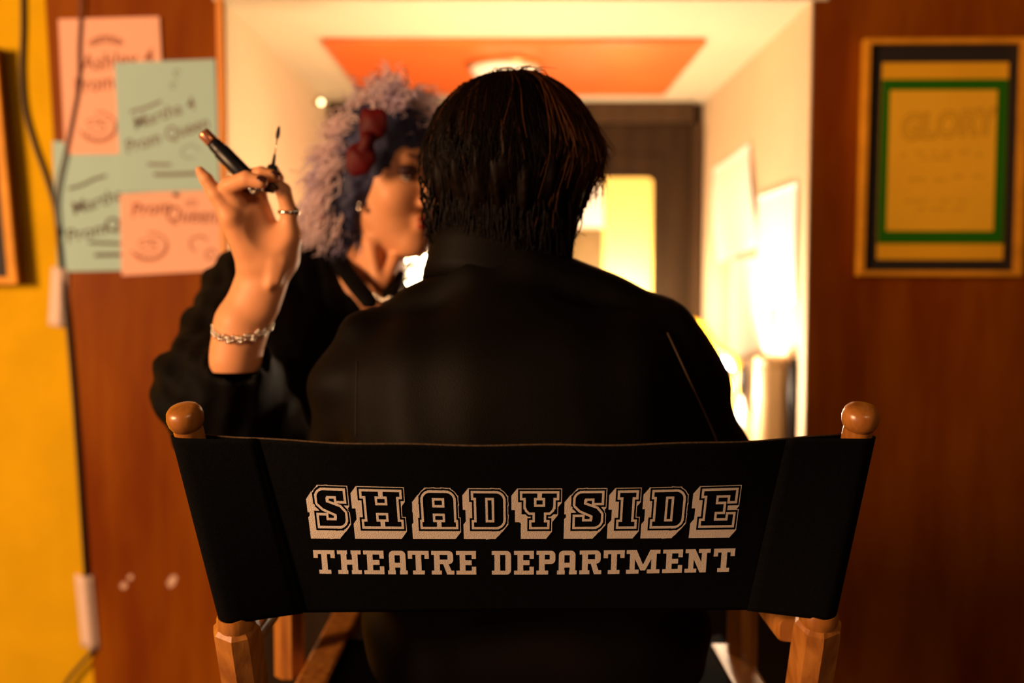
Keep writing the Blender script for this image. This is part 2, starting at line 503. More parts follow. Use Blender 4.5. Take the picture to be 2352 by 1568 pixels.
# =================================================================== PAPERS, FRAMES, CABLE
class Sheet:
    """flat sheet given by four corners (tl, tr, br, bl)"""
    def __init__(s, tl, tr, br, bl, Y, curl=0):
        s.c = [W(*p, Y) for p in (tl, tr, br, bl)]
        s.n = Vector((0, -1, 0)); s.curl = curl
    def P(s, u, v, off=0.0):
        tl, tr, br, bl = s.c
        p = (tl * (1 - u) + tr * u) * (1 - v) + (bl * (1 - u) + br * u) * v
        bend = s.curl * (max(0, u - .6) / .4) ** 2 * (max(0, v - .3) / .7)
        return p + s.n * (off + bend)
    def sheet(s, name, material, label, group, th=.0008):
        v = []; f = []; n = 12
        for side in (0, 1):
            for i in range(n + 1):
                for j in range(n + 1):
                    v.append(s.P(i / n, j / n, th * (1 - side)))
        q = (n + 1) ** 2
        for i in range(n):
            for j in range(n):
                a = i * (n + 1) + j; b = a + n + 1
                f += [(a, a + 1, b + 1, b), (q + a, q + b, q + b + 1, q + a + 1)]
        for i in range(n):
            for a, b in ((i * (n + 1), (i + 1) * (n + 1)), (i * (n + 1) + n, (i + 1) * (n + 1) + n), (i, i + 1), (n * (n + 1) + i, n * (n + 1) + i + 1)):
                f.append((a, b, b + q, a + q))
        o = mk(name, v, f, material)
        return tag(o, label, 'poster', group)
    def stroke(s, g, pts, w, th=.0012, mi=0):
        """flat pen stroke, pts in (u, v), w in metres"""
        pts = [Vector((a, b)) for a, b in pts]
        sx = (s.c[1] - s.c[0]).length; sy = (s.c[3] - s.c[0]).length
        v = []; f = []
        for i, p in enumerate(pts):
            t = pts[min(i + 1, len(pts) - 1)] - pts[max(0, i - 1)]
            t = Vector((t.x * sx, t.y * sy))
            if t.length < 1e-9: t = Vector((1, 0))
            t.normalize(); nn = Vector((-t.y / sx, t.x / sy)) * (w / 2)
            a = p + nn; b = p - nn
            v += [s.P(a.x, a.y, th), s.P(b.x, b.y, th)]
        for i in range(len(pts) - 1):
            f.append((2 * i, 2 * i + 1, 2 * i + 3, 2 * i + 2))
        g.add(v, f, mi)
    def write(s, g, text, u, v, h, rot=0.0, bold=.02, squeeze=.9, th=.0012, mi=0):
        cu = bpy.data.curves.new('t', 'FONT'); cu.body = text; cu.size = 1; cu.offset = bold; cu.shear = .15
        cu.fill_mode = 'FRONT'
        o = bpy.data.objects.new('t', cu); COL.objects.link(o)
        dg = bpy.context.evaluated_depsgraph_get()
        me = bpy.data.meshes.new_from_object(o.evaluated_get(dg))
        sx = (s.c[1] - s.c[0]).length; sy = (s.c[3] - s.c[0]).length
        ca, sa = math.cos(rot), math.sin(rot)
        vv = []
        for q in me.vertices:
            x = q.co.x * h * squeeze; y = q.co.y * h
            x, y = x * ca - y * sa, x * sa + y * ca
            vv.append(s.P(u + x / sx, v - y / sy, th))
        g.add(vv, [tuple(p.vertices) for p in me.polygons], mi)
        COL.objects.unlink(o); bpy.data.objects.remove(o); bpy.data.meshes.remove(me); bpy.data.curves.remove(cu)

def arc(cx, cy, rx, ry, a0, a1, n=18, wob=0.0):
    return [(cx + rx * math.cos(math.radians(a0 + (a1 - a0) * i / n)) * (1 + wob * math.sin(i * 2.3)), cy - ry * math.sin(math.radians(a0 + (a1 - a0) * i / n)) * (1 + wob * math.cos(i * 1.7))) for i in range(n + 1)]

def crown(S, g, cx, cy, w, h, pw=.003):
    S.stroke(g, [(cx - w / 2, cy + h / 2), (cx - w / 2 - .01, cy - h * .2), (cx - w * .25, cy + h * .1), (cx - w * .15, cy - h * .5), (cx, cy), (cx + w * .15, cy - h * .5), (cx + w * .25, cy + h * .1), (cx + w / 2 + .01, cy - h * .2), (cx + w / 2, cy + h / 2), (cx - w / 2, cy + h / 2)], pw)
def tiara(S, g, cx, cy, w, h, pw=.0035):
    S.stroke(g, arc(cx, cy + h * .5, w / 2, h, 10, 170, 18, .03), pw)
    S.stroke(g, arc(cx, cy + h * .55, w / 2.6, h * .45, 15, 165, 14, .05), pw)
    for t in (-.4, -.2, 0, .2, .4):
        S.stroke(g, arc(cx + t * w, cy - h * .35 + abs(t) * h * 1.3, .02, .014, 0, 360, 8), pw)
def face_doodle(S, g, cx, cy, rx, ry, pw=.0035):
    S.stroke(g, arc(cx, cy, rx, ry, -170, 95, 40, .07), pw)
    S.stroke(g, arc(cx, cy, rx * .9, ry * .88, -150, 10, 26, .08), pw)
    S.stroke(g, arc(cx - rx * .1, cy + ry * .1, rx * .5, ry * .3, 200, 520, 16, .15), pw * .8)
    S.stroke(g, arc(cx - rx * .2, cy - ry * .3, rx * .4, ry * .25, 20, 200, 12, .1), pw * .8)
    S.stroke(g, arc(cx + rx * .35, cy - ry * .25, rx * .25, ry * .2, 20, 220, 12, .1), pw * .8)

GP = 'hand-lettered sheets taped left of the alcove'
# lower blue sheet (lowest layer)
S = Sheet((121, 324), (330, 338), (338, 620), (133, 624), YW - .003)
p = S.sheet('poster', M_TEAL, 'pale blue hand-lettered sheet at lower left, its right side tucked under others', GP)
g = Geo()
S.stroke(g, [(.16, .36), (.3, .33), (.45, .275), (.58, .245)], .006)
S.write(g, 'Martha', .20, .565, .040, math.radians(19), .008, 1.0)
S.write(g, 'Prom', .12, .78, .040, math.radians(14), .010, 1.0)
S.write(g, 'Queen', .56, .70, .040, math.radians(19), .022, 1.0)
S.stroke(g, [(.36, .775), (.72, .785)], .0065); S.stroke(g, [(.42, .875), (.90, .87)], .008)
g.build('lettering', M_INK, p)
# upper pink sheet
S = Sheet((134, 44), (366, 38), (382, 352), (150, 354), YW - .006)
p = S.sheet('poster', M_PINK, 'pink hand-lettered sheet with a tiara drawing, topmost of the four', GP)
g = Geo()
tiara(S, g, .46, .17, .34, .07)
S.write(g, 'Ashley 4', .20, .385, .046, math.radians(4), .014, .95)
S.write(g, 'Prom Queen', .12, .55, .044, math.radians(6), .014, .86)
face_doodle(S, g, .34, .80, .18, .11)
g.build('lettering', M_INKR, p)
# upper blue sheet, nearest layer
S = Sheet((263, 144), (494, 136), (505, 436), (278, 443), YW - .012)
pb = S.sheet('poster', M_TEAL, 'pale blue hand-lettered sheet on top of the pink ones, beside the alcove edge', GP)
g = Geo()
S.stroke(g, [(.13, .38), (.30, .35), (.45, .305)], .0055)
S.write(g, 'Martha 4', .17, .52, .038, math.radians(17), .006, .98)
S.write(g, 'Prom Queen', .08, .70, .040, math.radians(15), .012, .86)
S.stroke(g, arc(.72, .70, .09, .05, 0, 300, 14, .1), .002)
S.stroke(g, arc(.62, .10, .03, .03, 0, 300, 8), .002); S.stroke(g, arc(.58, .19, .03, .02, 0, 300, 8), .002)
S.stroke(g, [(.28, .785), (.52, .795)], .006); S.stroke(g, [(.34, .865), (.50, .87), (.78, .868)], .0075)
g.build('lettering', mat('faded_marker', (.16, .12, .10), .7), pb)
# lower pink sheet
S = Sheet((276, 447), (516, 430), (522, 620), (280, 633), YW - .008)
p = S.sheet('poster', M_PINK, 'wide pink hand-lettered sheet reading Prom Queen, lowest of the four', GP)
g = Geo()
S.write(g, 'Prom', .10, .28, .040, math.radians(2), .022, .95)
S.write(g, 'Queen!', .42, .36, .046, math.radians(-6), .016, .84)
crown(S, g, .68, .15, .10, .08)
face_doodle(S, g, .27, .66, .17, .17)
S.stroke(g, arc(.74, .66, .085, .09, 20, 250, 16, .06), .004); S.stroke(g, arc(.85, .80, .05, .06, 0, 340, 16, .1), .004)
g.build('lettering', M_INKR, p)

# framed poster on the right wall (whole thing, with mounts)
YR = YW - .03
def frame_quad(S, a, off, th, g, mi=0):
    u0, v0, u1, v1 = a
    q = [S.P(u0, v1, off), S.P(u1, v1, off), S.P(u1, v0, off), S.P(u0, v0, off)]
    g.slab(q, (0, th, 0), mi)
S = Sheet((1978, 95), (2351, 93), (2334, 634), (1962, 633), YW - .002)
c = S.P(.5, 1, .0)
rt = empty('picture_frame', c, 'framed green-bordered poster in a golden frame on the brown wall', 'picture')
bt = .036
def moulding(S, w, h, d, mat_, rt, name='frame'):
    g = Geo()
    frame_quad(S, (0, 0, w, 1), d, d - .001, g); frame_quad(S, (1 - w, 0, 1, 1), d, d - .001, g)
    frame_quad(S, (w, 0, 1 - w, h), d * .98, d - .002, g); frame_quad(S, (w, 1 - h, 1 - w, 1), d * .98, d - .002, g)
    return g.build(name, mat_, rt)
moulding(S, bt, .022, .026, M_GOLD, rt)
g = Geo(); frame_quad(S, (bt, .022, 1 - bt, .978), .008, .007, g); g.build('black_mount', M_MATBK, rt)
g = Geo(); frame_quad(S, (.125, .095, .90, .93), .0100, .0018, g); g.build('orange_mount', M_MATOR, rt)
g = Geo(); frame_quad(S, (.125, .165, .895, .862), .0118, .0016, g); g.build('green_border', M_GREEN, rt)
g = Geo(); frame_quad(S, (.175, .212, .830, .808), .0136, .0016, g); po = g.build('poster', M_POSTER, rt)
g = Geo()
def outline_text(S, g, text, u, v, h, rot, sq):
    S.write(g, text, u, v, h, rot, .05, sq, .0142, 0)
    S.write(g, text, u, v, h, rot, -.01, sq, .0147, 1)
outline_text(S, g, 'GLORY', .24, .42, .072, math.radians(4), .82)
for row, (v0, segs) in enumerate(((.475, ((.24, .29), (.33, .39), (.43, .47), (.50, .56), (.60, .66), (.71, .75))), (.50, ((.37, .42), (.44, .56))), (.590, ((.30, .40), (.45, .53), (.57, .64), (.69, .76))), (.680, ((.28, .42), (.49, .56), (.60, .67))), (.715, ((.35, .41), (.44, .53), (.57, .65))))):
    for a, b in segs:
        n = max(4, int((b - a) * 90))
        S.stroke(g, [(a + (b - a) * i / n, v0 + (.010 if row == 0 and (a < .3 or a > .68) else 0) - (.014 if row == 2 and a > .55 else 0) + .006 * math.sin(i * 2.1)) for i in range(n + 1)], .0028, .0142)
g.build('lettering', None, po, mats=[M_OLIVE, M_POSTER])

# picture cut by the left border of the view: deep frame
S = Sheet((-330, 92), (-6, 108), (44, 652), (-310, 655), YW - .024)
c = S.P(.5, 1, 0)
rt = empty('picture_frame', c, 'dark picture in a deep golden frame on the yellow wall', 'picture')
g = Geo()
wd = .055
for a in ((0, 0, wd, 1), (1 - wd, 0, 1, 1), (wd, 0, 1 - wd, .03), (wd, .97, 1 - wd, 1)):
    frame_quad(S, a, .010, .008, g)
g.build('frame', M_GOLD, rt)
g = Geo()
for a in ((0, 0, .02, 1), (.945, 0, .998, 1), (.02, 0, .98, .012), (.02, .988, .98, 1)):
    frame_quad(S, a, .001, .037, g)
g.build('frame_side', mat('shaded_frame_side', (.16, .045, .012), .5, var=.2), rt)  # gold frame's side coloured dark, shade of the face turned from the lamp
g = Geo(); frame_quad(S, (wd, .03, 1 - wd, .97), .003, .004, g); g.build('picture', M_MATBK, rt)

# black cable running down the border, two strands joining
rt = empty('power_cord', W(150, 1568, YW - .02), 'thin black cord hanging over the yellow wall and down the plywood edge', 'cord')
g = Geo()
pts = [W(x, y, YW + .006) for x, y in ((49, -740), (50, -300), (51, -60), (52, 60), (50, 160), (57, 250), (78, 330), (103, 400), (125, 475))]
pts += [W(x, y, YW - .008) for x, y in ((133, 540), (143, 640), (155, 750), (168, 900), (182, 1100), (196, 1310), (207, 1440), (212, 1490), (190, 1520), (152, 1568), (120, 1640))]
g.tube(smooth_path(pts, 5), .0042, 8); g.build('long_strand', M_CABLE, rt, True)
g = Geo()
pts = [W(x, y, YW - .012) for x, y in ((190, -740), (189, -300), (187, -50), (185, 30), (181, 110), (180, 190), (168, 260), (152, 340), (136, 410), (129, 470))]
pts += [W(133, 540, YW - .014)]
g.tube(smooth_path(pts, 5), .0030, 8); g.build('short_strand', mat('purple_brown_rubber', (.11, .05, .05), .5), rt, True)
for q, lab in (((((119, 612), (160, 618), (158, 752), (111, 747))), 'strip of white tape over the cable just under the blue sheet'),
               ((((172, 1318), (216, 1320), (231, 1490), (188, 1484))), 'strip of white tape over the cable low on the plywood edge')):
    n = 10; v = []; f = []
    A = [W(*p, YW) for p in q]
    for i in range(n + 1):
        for j in range(n + 1):
            u = i / n; w_ = j / n
            p = (A[0] * (1 - u) + A[1] * u) * (1 - w_) + (A[3] * (1 - u) + A[2] * u) * w_
            bump = .0145 * math.exp(-((u - .62) / .22) ** 2) + .0015
            v.append(p + Vector((0, -bump, 0)))
    for i in range(n):
        for j in range(n):
            a = i * (n + 1) + j; b = a + n + 1
            f.append((a, a + 1, b + 1, b))
    o = mk('tape_strip', v, f, M_TAPE, None, True)
    sm = o.modifiers.new('thick', 'SOLIDIFY'); sm.thickness = .0004
    tag(o, lab, 'tape', 'white tape strips on the cable')
# thumb tacks
for px, py, Y, lab in ((401, 447, YW - .016, 'dark push pin in the wide pink sheet under the blue one'),):
    c = W(px, py, Y)
    g = Geo(); g.lathe(c + Vector((0, .008, 0)), (0, -1, 0), [(0, .002), (.004, .002), (.005, .0045), (.008, .004)], 10)
    tag(g.build('push_pin', M_BLACKPL, None, True), lab, 'pin')

# =================================================================== ALCOVE CONTENTS
# white sheets on the right alcove wall: corners lie on the wall plane x = XR
def onright(px, py, dx=0.006):
    d = ray(px, py); t = (XR - dx) / d.x
    return CAM + d * t
def wall_sheet(corners, curl, label, bend=0.0, dx=.006):
    tl, tr, br, bl = [onright(x, y, dx) for x, y in corners]
    n = 14; v = []; f = []
    for side in (0, 1):
        for i in range(n + 1):
            for j in range(n + 1):
                u = i / n; w_ = j / n
                p = (tl * (1 - u) + tr * u) * (1 - w_) + (bl * (1 - u) + br * u) * w_
                c_ = curl * (max(0, (1 - u) - .3) / .7) ** 2 * (.4 + .6 * w_) + bend * math.sin(math.pi * w_)
                v.append(p + Vector((-c_ - side * .0006, 0, 0)))
    q = (n + 1) ** 2
    for i in range(n):
        for j in range(n):
            a = i * (n + 1) + j; b = a + n + 1
            f += [(a, b, b + 1, a + 1), (q + a, q + a + 1, q + b + 1, q + b)]
    for i in range(n):
        for a, b in ((i * (n + 1), (i + 1) * (n + 1)), (i * (n + 1) + n, (i + 1) * (n + 1) + n), (i, i + 1), (n * (n + 1) + i, n * (n + 1) + i + 1)):
            f.append((a, b, b + q, a + q))
    return tag(mk('paper_sheet', v, f, M_WHITEP, None, True), label, 'paper', 'white sheets on the right alcove wall')
wall_sheet(((1644, 388), (1722, 328), (1746, 560), (1662, 604)), .015, 'upper curling white sheet on the right alcove wall, deepest in', .008, .004)
wall_sheet(((1742, 452), (1830, 418), (1826, 696), (1744, 708)), .004, 'white sheet nearest the alcove opening on the right wall', .002, .008)
wall_sheet(((1680, 596), (1768, 590), (1768, 800), (1678, 832)), .004, 'lower white sheet under the curling one on the right alcove wall', .0, .005)

# yellow sheet and tan card on the door, white note above the card
def door_sheet(name, x0_, y0_, x1_, y1_, off, material, label, cat, rad=.01, th=.003):
    a = W(x0_, y0_, YB - .045 - off); b = W(x1_, y1_, YB - .045 - off)
    lo = (min(a.x, b.x), min(a.z, b.z)); hi = (max(a.x, b.x), max(a.z, b.z))
    pts = []
    for cx, cz, a0 in ((hi[0] - rad, hi[1] - rad, 0), (lo[0] + rad, hi[1] - rad, 90), (lo[0] + rad, lo[1] + rad, 180), (hi[0] - rad, lo[1] + rad, 270)):
        for i in range(6):
            t = math.radians(a0 + 90 * i / 5); pts.append((cx + rad * math.cos(t), cz + rad * math.sin(t)))
    v = [(x, a.y, z) for x, z in pts] + [(x, a.y + th, z) for x, z in pts]
    n = len(pts)
    f = [tuple(range(n)), tuple(reversed(range(n, 2 * n)))] + [(i, n + i, n + (i + 1) % n, (i + 1) % n) for i in range(n)]
    return tag(mk(name, v, f, material), label, cat)
door_sheet('poster', 1250, 408, 1497, 760, .004, M_YSHEET, 'brightly lit yellow sheet with rounded corners on the dark back door', 'poster', .018, .006)
door_sheet('card', 1250, 526, 1384, 760, .012, M_OCARD, 'olive tan card over the lower left of the yellow sheet', 'card', .003)
door_sheet('note', 1240, 420, 1385, 522, .010, M_WHITEP, 'white note over the upper left of the yellow sheet', 'paper', .003)

# counter in the alcove
ZC = CZ - .47
rt = empty('counter', (0, 2.5, 0), 'wooden dressing counter standing inside the alcove behind the seated person', 'counter')
g = Geo(); g.box((XL + .005, 2.13, ZC - .035), (XR - .008, 2.62, ZC), bev=.004); g.build('countertop', M_TABLE, rt)
g = Geo(); g.box((XL + .006, 2.145, .04), (XR - .009, 2.160, ZC - .036), bev=.002); g.build('front_panel', M_DOOR, rt)
for x in (XL + .05, XR - .05):
    for y in (2.19, 2.57):
        g = Geo(); g.box((x - .02, y - .02, 0), (x + .02, y + .02, ZC - .036), bev=.003); g.build('leg', M_CASING, rt)

def bulb_lamp(px, py, Y, r, watt, label, colr=(1.0, .69, .38), base_z=ZC, shade=False):
    c = W(px, py, Y)
    rt = empty('table_lamp', (c.x, c.y, base_z), label, 'lamp', 'bare bulb lamps in the alcove')
    st = watt / (4 * math.pi ** 2 * r * r)
    m = mat('bulb_glow_%d' % int(watt * 10 + px), (1, .9, .8), emit=(*colr, st))
    g = Geo(); g.lathe((c.x, c.y, base_z + .0005), (0, 0, 1), [(0, .055), (.008, .055), (.014, .03), (.02, .012)], 24); g.build('base', M_BRASS, rt, True)
    g = Geo(); g.lathe((c.x, c.y, base_z + .02), (0, 0, 1), [(0, .006), (c.z - r * 1.35 - base_z - .04, .006), (c.z - r * 1.35 - base_z - .038, .013), (c.z - r * .95 - base_z - .02, .013)], 16)
    g.build('stem', M_BRASS, rt, True)
    g = Geo(); g.ball(c, r, 20); g.build('bulb', m, rt, True)
    return rt
bulb_lamp(1165, 495, 2.20, .04, 8, 'bulb lamp in the middle of the counter, hidden behind the seated head')
bulb_lamp(962, 630, 2.22, .055, 5, 'glowing bulb lamp seen between the two people')
bulb_lamp(1575, 870, 2.30, .035, 19, 'bulb lamp at the right end of the counter behind the arm', colr=(1, .75, .50))
# lamp by the door on its own tall stand
bulb_lamp(1440, 712, 3.10, .035, 11, 'tall bulb lamp by the back door, behind the right shoulder', base_z=0.0, colr=(1, .74, .46))

# cylinder on the counter
c = W(1778, 815, 2.22)
rt = empty('canister', (c.x, c.y, ZC), 'white cylindrical canister at the right end of the counter', 'canister')
g = Geo(); g.lathe((c.x, c.y, ZC + .001), (0, 0, 1), [(0, .041), (.004, .043), (c.z - ZC - .03, .043), (c.z - ZC - .026, .041)], 40); g.build('body', M_CAN, rt, True)
g = Geo(); g.lathe((c.x, c.y, c.z - .024), (0, 0, 1), [(0, .042), (.014, .0425), (.020, .038), (.022, .030)], 40); g.build('lid', M_CAN, rt, True)
# dark bottle between canister and wall
c2 = W(1824, 822, 2.16)
rt = empty('bottle', (c2.x, c2.y, ZC), 'slim black bottle beside the white canister at the alcove edge', 'bottle')
g = Geo(); g.lathe((c2.x, c2.y, ZC + .001), (0, 0, 1), [(0, .010), (.003, .011), (c2.z - ZC - .02, .011), (c2.z - ZC - .012, .008)], 20); g.build('body', M_BLACKPL, rt, True)
g = Geo(); g.lathe((c2.x, c2.y, c2.z - .011), (0, 0, 1), [(0, .0075), (.010, .0075), (.012, .004)], 16); g.build('cap', M_BLACKPL, rt, True)
# tilted mirror in a yellow frame, its corner showing past the arm
A_ = W(1590, 752, 2.46); B_ = W(1692, 838, 2.40); C_ = W(1690, 1010, 2.36); D_ = W(1560, 1010, 2.44)
A_ = Vector((A_.x, A_.y, A_.z)); 
rt = empty('table_mirror', (C_.x - .08, C_.y, ZC), 'small mirror in a yellow plastic frame leaning behind the right arm', 'mirror')
zb = ZC + .004
C_ = Vector((C_.x, C_.y, zb)); D_ = Vector((A_.x - .01, A_.y, zb))
sec4 = [(1, .6), (-1, .6), (-1, -.6), (1, -.6)]
g = Geo(); g.tube(smooth_path([D_, A_, A_ * .45 + B_ * .55, B_, B_ * .5 + C_ * .5, C_], 5), .0115, 8, section=None)
g.tube([C_, D_], .009, 8); g.build('frame', M_YPLAST, rt, True)
g = Geo(); g.slab([D_, C_, B_, A_], (0, .003, 0)); g.build('mirror_glass', M_GLASSY, rt)
# black comb-like oval brush beside it
c = W(1708, 876, 2.36)
rt = empty('hair_brush', (c.x, c.y, ZC), 'black oval brush standing between the yellow mirror and the canister', 'brush')
g = Geo(); g.ball((c.x, c.y, c.z), .02, 20, rad3=(.013, .008, .042)); g.build('brush_head', M_BLACKPL, rt, True)
g = Geo(); g.lathe((c.x, c.y, ZC + .001), (0, 0, 1), [(0, .007), (.05, .008), (c.z - ZC - .035, .005)], 12); g.build('handle', M_BLACKPL, rt, True)
# crumpled white tissue in a box
c = W(1722, 960, 2.28)
rt = empty('tissue_box', (c.x, c.y, ZC), 'white tissue standing up out of a box below the black brush', 'tissue box')
g = Geo(); g.box((c.x - .05, c.y - .03, ZC + .001), (c.x + .012, c.y + .05, ZC + .07), bev=.003); g.build('box', mat('cream_card', (.7, .55, .35), .7), rt)
v = []; f = []
tip = W(1700, 905, 2.30); n = 14
ring = []
for i in range(n):
    a = 2 * math.pi * i / n
    ring.append((c.x - .012 + .016 * math.cos(a) * (1 + .2 * math.sin(3 * a)), c.y + .01 + .014 * math.sin(a), ZC + .070))
ring2 = []
for i in range(n):
    a = 2 * math.pi * i / n
    ring2.append((c.x - .012 + .032 * math.cos(a) * (1 + .25 * math.sin(3 * a + 1)), c.y + .01 + .02 * math.sin(a) * (1 + .3 * math.cos(4 * a)), ZC + .115 + .022 * math.cos(2 * a + 2.6)))
v = ring + ring2 + [(tip.x, c.y + .01, tip.z)]
f = [(i, (i + 1) % n, n + (i + 1) % n, n + i) for i in range(n)] + [(n + i, n + (i + 1) % n, 2 * n) for i in range(n)] + [tuple(reversed(range(n)))]
mk('tissue', v, f, M_WHITEP, rt, True)

# =================================================================== DIRECTOR'S CHAIR
chair = empty('directors_chair', (.015, 1.1, 0), 'tall wooden director\'s chair with a black canvas back lettered in cream', 'chair')
LT = W(436, 1000, .800); LB = W(541, 1418, .870)
RT_ = W(1968, 1000, .800); RB = W(1882, 1410, .870)
def ax(T, B, t): return T + (B - T) * t
oct8 = []
for k_ in range(4):
    a = math.pi / 2 * k_
    for s_ in (-.36, .36):
        x_, y_ = 1.0, s_
        oct8.append((x_ * math.cos(a) - y_ * math.sin(a), x_ * math.sin(a) + y_ * math.cos(a)))
for T, B, low, sgn in ((LT, LB, W(563, 1568, .905), -1), (RT_, RB, W(1858, 1568, .905), 1)):
    d = (B - T).normalized()
    Ln = (B - T).length
    g = Geo()
    top = T - d * .030
    # dowel hidden in the canvas sleeve
    g.lathe(top, d, [(.020, .0112), (.026, .0118), (Ln + .03 + .004, .0135)], 28)
    # turned shoulder
    g.lathe(B, d, [(-.006, .0148), (-.002, .0165), (.004, .0172), (.009, .0160)], 28)
    d2 = (low - B).normalized()
    # square post with chamfered edges
    yaw = Vector((.92, -.38 * sgn, 0))
    rad = [.0165, .0195, .0205, .0205, .0205]
    pts = [B + d2 * .006, B + d2 * .010, B + d2 * .018, low, low + d2 * .165]
    g.tube(pts, rad, section=oct8, up=yaw)
    p = g.build('back_post', M_WOOD, chair); autosmooth(p, 28)
    g = Geo()
    g.lathe(T - d * .0275, d, [(0, .002), (.0005, .0075), (.002, .0115), (.005, .0138), (.010, .0148), (.015, .0142), (.019, .0122), (.0205, .0108)], 32)
    g.build('knob', M_WOOD, p, True)
# bottom point of posts
Lbot = W(563, 1568, .905); Rbot = W(1858, 1568, .905)
ZS = CZ - .48
# armrests
def arm(x, z, yA, yB, xr=.0165):
    g = Geo()
    sec = [(math.copysign(abs(math.cos(t)) ** .55, math.cos(t)) * .75, math.copysign(abs(math.sin(t)) ** .55, math.sin(t))) for t in [2 * math.pi * i / 20 for i in range(20)]]
    g.tube([(x, yA, z), (x, yA + .004, z), (x, yB - .006, z), (x, yB, z)], [xr * .85, xr, xr, xr * .8], section=sec, up=(0, 0, 1))
    return g
ra = W(1826, 1448, .905); la = W(573, 1462, .925)
for pnt, o_, lbl in ((ra, 1, 'r'), (la, -1, 'l')):
    gg = arm(pnt.x, pnt.z, .905 if o_ > 0 else .915, 1.30, .0165 if o_ > 0 else .012)
    a_ = gg.build('armrest', M_WOOD, chair); autosmooth(a_, 40)
# seat rails, front posts, legs
XSR = .278; XSL = -.236
for x, ob in ((XSL, 0), (XSR, 1)):
    g = Geo(); g.box((x - .020, .90, ZS - .022), (x + .020, 1.46 if not ob else 1.27, ZS + .010), bev=.005); g.build('seat_rail', M_WOOD, chair)
for x in (la.x - .034, ra.x + .030):
    g = Geo(); g.tube([(x, 1.24, ZS - .02), (x, 1.24, CZ - .33)], .018, section=oct8, up=(1, 0, 0)); autosmooth(g.build('front_post', M_WOOD, chair), 28)
for x in (XSL - .004, XSR + .004):
    for y in (.95, 1.27):
        g = Geo(); g.tube([(x, y, .012), (x, y, ZS - .023)], .017, section=oct8, up=(1, 0, 0)); autosmooth(g.build('leg', M_WOOD, chair), 28)
for z in (.18, .42):
    for x in (XSL - .004, XSR + .004):
        g = Geo(); g.tube([(x, .962, z), (x, 1.258, z)], .010, 10); g.build('stretcher', M_WOOD, chair, True)
for y in (.93, 1.295):
    for a, b in ((XSL, XSR), (XSR, XSL)):
        yy = y + (.014 if a < b else -.014)
        g = Geo(); g.tube([(a, yy, .20), (b, yy, ZS - .06)], .012, section=oct8, up=(0, 1, 0)); g.build('cross_brace', M_WOOD, chair)
g = Geo(); g.box((XSL, 1.30, .27), (XSR, 1.42, .29), bev=.004); g.build('footrest', M_WOOD, chair)
# seat sling
v = []; f = []; n = 16
for i in range(n + 1):
    t = i / n
    z = ZS + .010 - .035 * math.sin(math.pi * t)
    for y in (.95, 1.30): v += [(XSL + (XSR - XSL) * t, y, z), (XSL + (XSR - XSL) * t, y, z - .003)]
for i in range(n):
    a = 4 * i; b = a + 4
    f += [(a, b, b + 2, a + 2), (a + 1, a + 3, b + 3, b + 1), (a, a + 1, b + 1, b), (a + 2, b + 2, b + 3, a + 3)]
f += [(0, 2, 3, 1), (4 * n, 4 * n + 1, 4 * n + 3, 4 * n + 2)]
mk('seat_sling', v, f, M_CANVAS, chair)

# canvas back: one ribbon wrapped round both dowels
RC = .0150
def bulge(v_): return .058 * (1 - v_) ** 1.1 + .002
def main_y(L_, R_, x, v_):
    t = (x - L_.x) / (R_.x - L_.x)
    s_ = max(0.0, 1 - abs(2 * t - 1) ** 2.6)
    return (L_.y * (1 - t) + R_.y * t) + RC - .002 - bulge(v_) * s_
NV = 40
prof_rows = []
for iv in range(NV + 1):
    v_ = iv / NV
    L_ = ax(LT, LB, v_); R_ = ax(RT_, RB, v_)
    seamL = L_.x + .058; seamR = R_.x - .062
    row = []
    ctr = (L_.x + R_.x) / 2
    # near overlap on the left, from the seam to the outer edge
    for i in range(8):
        t = i / 7; x = seamL + (L_.x + .001 - seamL) * t
        y = (main_y(L_, R_, seamL, v_) - .0022) * (1 - t) + (L_.y - RC) * t
        row.append((x, y))
    for i in range(1, 12):
        a = math.radians(-90 - 180 * i / 12)
        row.append((L_.x + .001 + RC * 1.0 * math.cos(a), L_.y + RC * math.sin(a)))
    n_main = 120
    for i in range(n_main + 1):
        t = i / n_main
        x = L_.x + .001 + (R_.x - L_.x - .002) * t
        row.append((x, main_y(L_, R_, x, v_)))
    for i in range(1, 12):
        a = math.radians(90 - 180 * i / 12)
        row.append((R_.x - .001 + RC * math.cos(a), R_.y + RC * math.sin(a)))
    for i in range(8):
        t = 1 - i / 7; x = seamR + (R_.x - .001 - seamR) * t
        y = (main_y(L_, R_, seamR, v_) - .0022) * (1 - t) + (R_.y - RC) * t
        row.append((x, y))
    rr = []
    for j, (x, y) in enumerate(row):
        tt = (x - L_.x) / (R_.x - L_.x)
        # height follows the post axis, cloth sags very slightly in the middle at the bottom
        zL = L_.z; zR = R_.z
        z = zL * (1 - tt) + zR * tt
        z += (.0012 * math.sin(x * 60) * (1 - v_)) * .4
        z += .0015 * (v_) * math.sin(math.pi * min(1, max(0, tt)))
        z += .0028 * (1 - v_) * 0
        rr.append((x, y, z))
    prof_rows.append(rr)
NJ = len(prof_rows[0])
v = [p for r_ in prof_rows for p in r_]
f = []
for i in range(NV):
    for j in range(NJ - 1):
        a = i * NJ + j
        f.append((a, a + NJ, a + NJ + 1, a + 1))
back = mk('backrest', v, f, M_CANVAS, chair, True)
sm = back.modifiers.new('thick', 'SOLIDIFY'); sm.thickness = .0011; sm.offset = 0
bvh = BVHTree.FromPolygons([Vector(p) for p in v], [q for q in f if 19 <= (q[0] % NJ) <= 138])
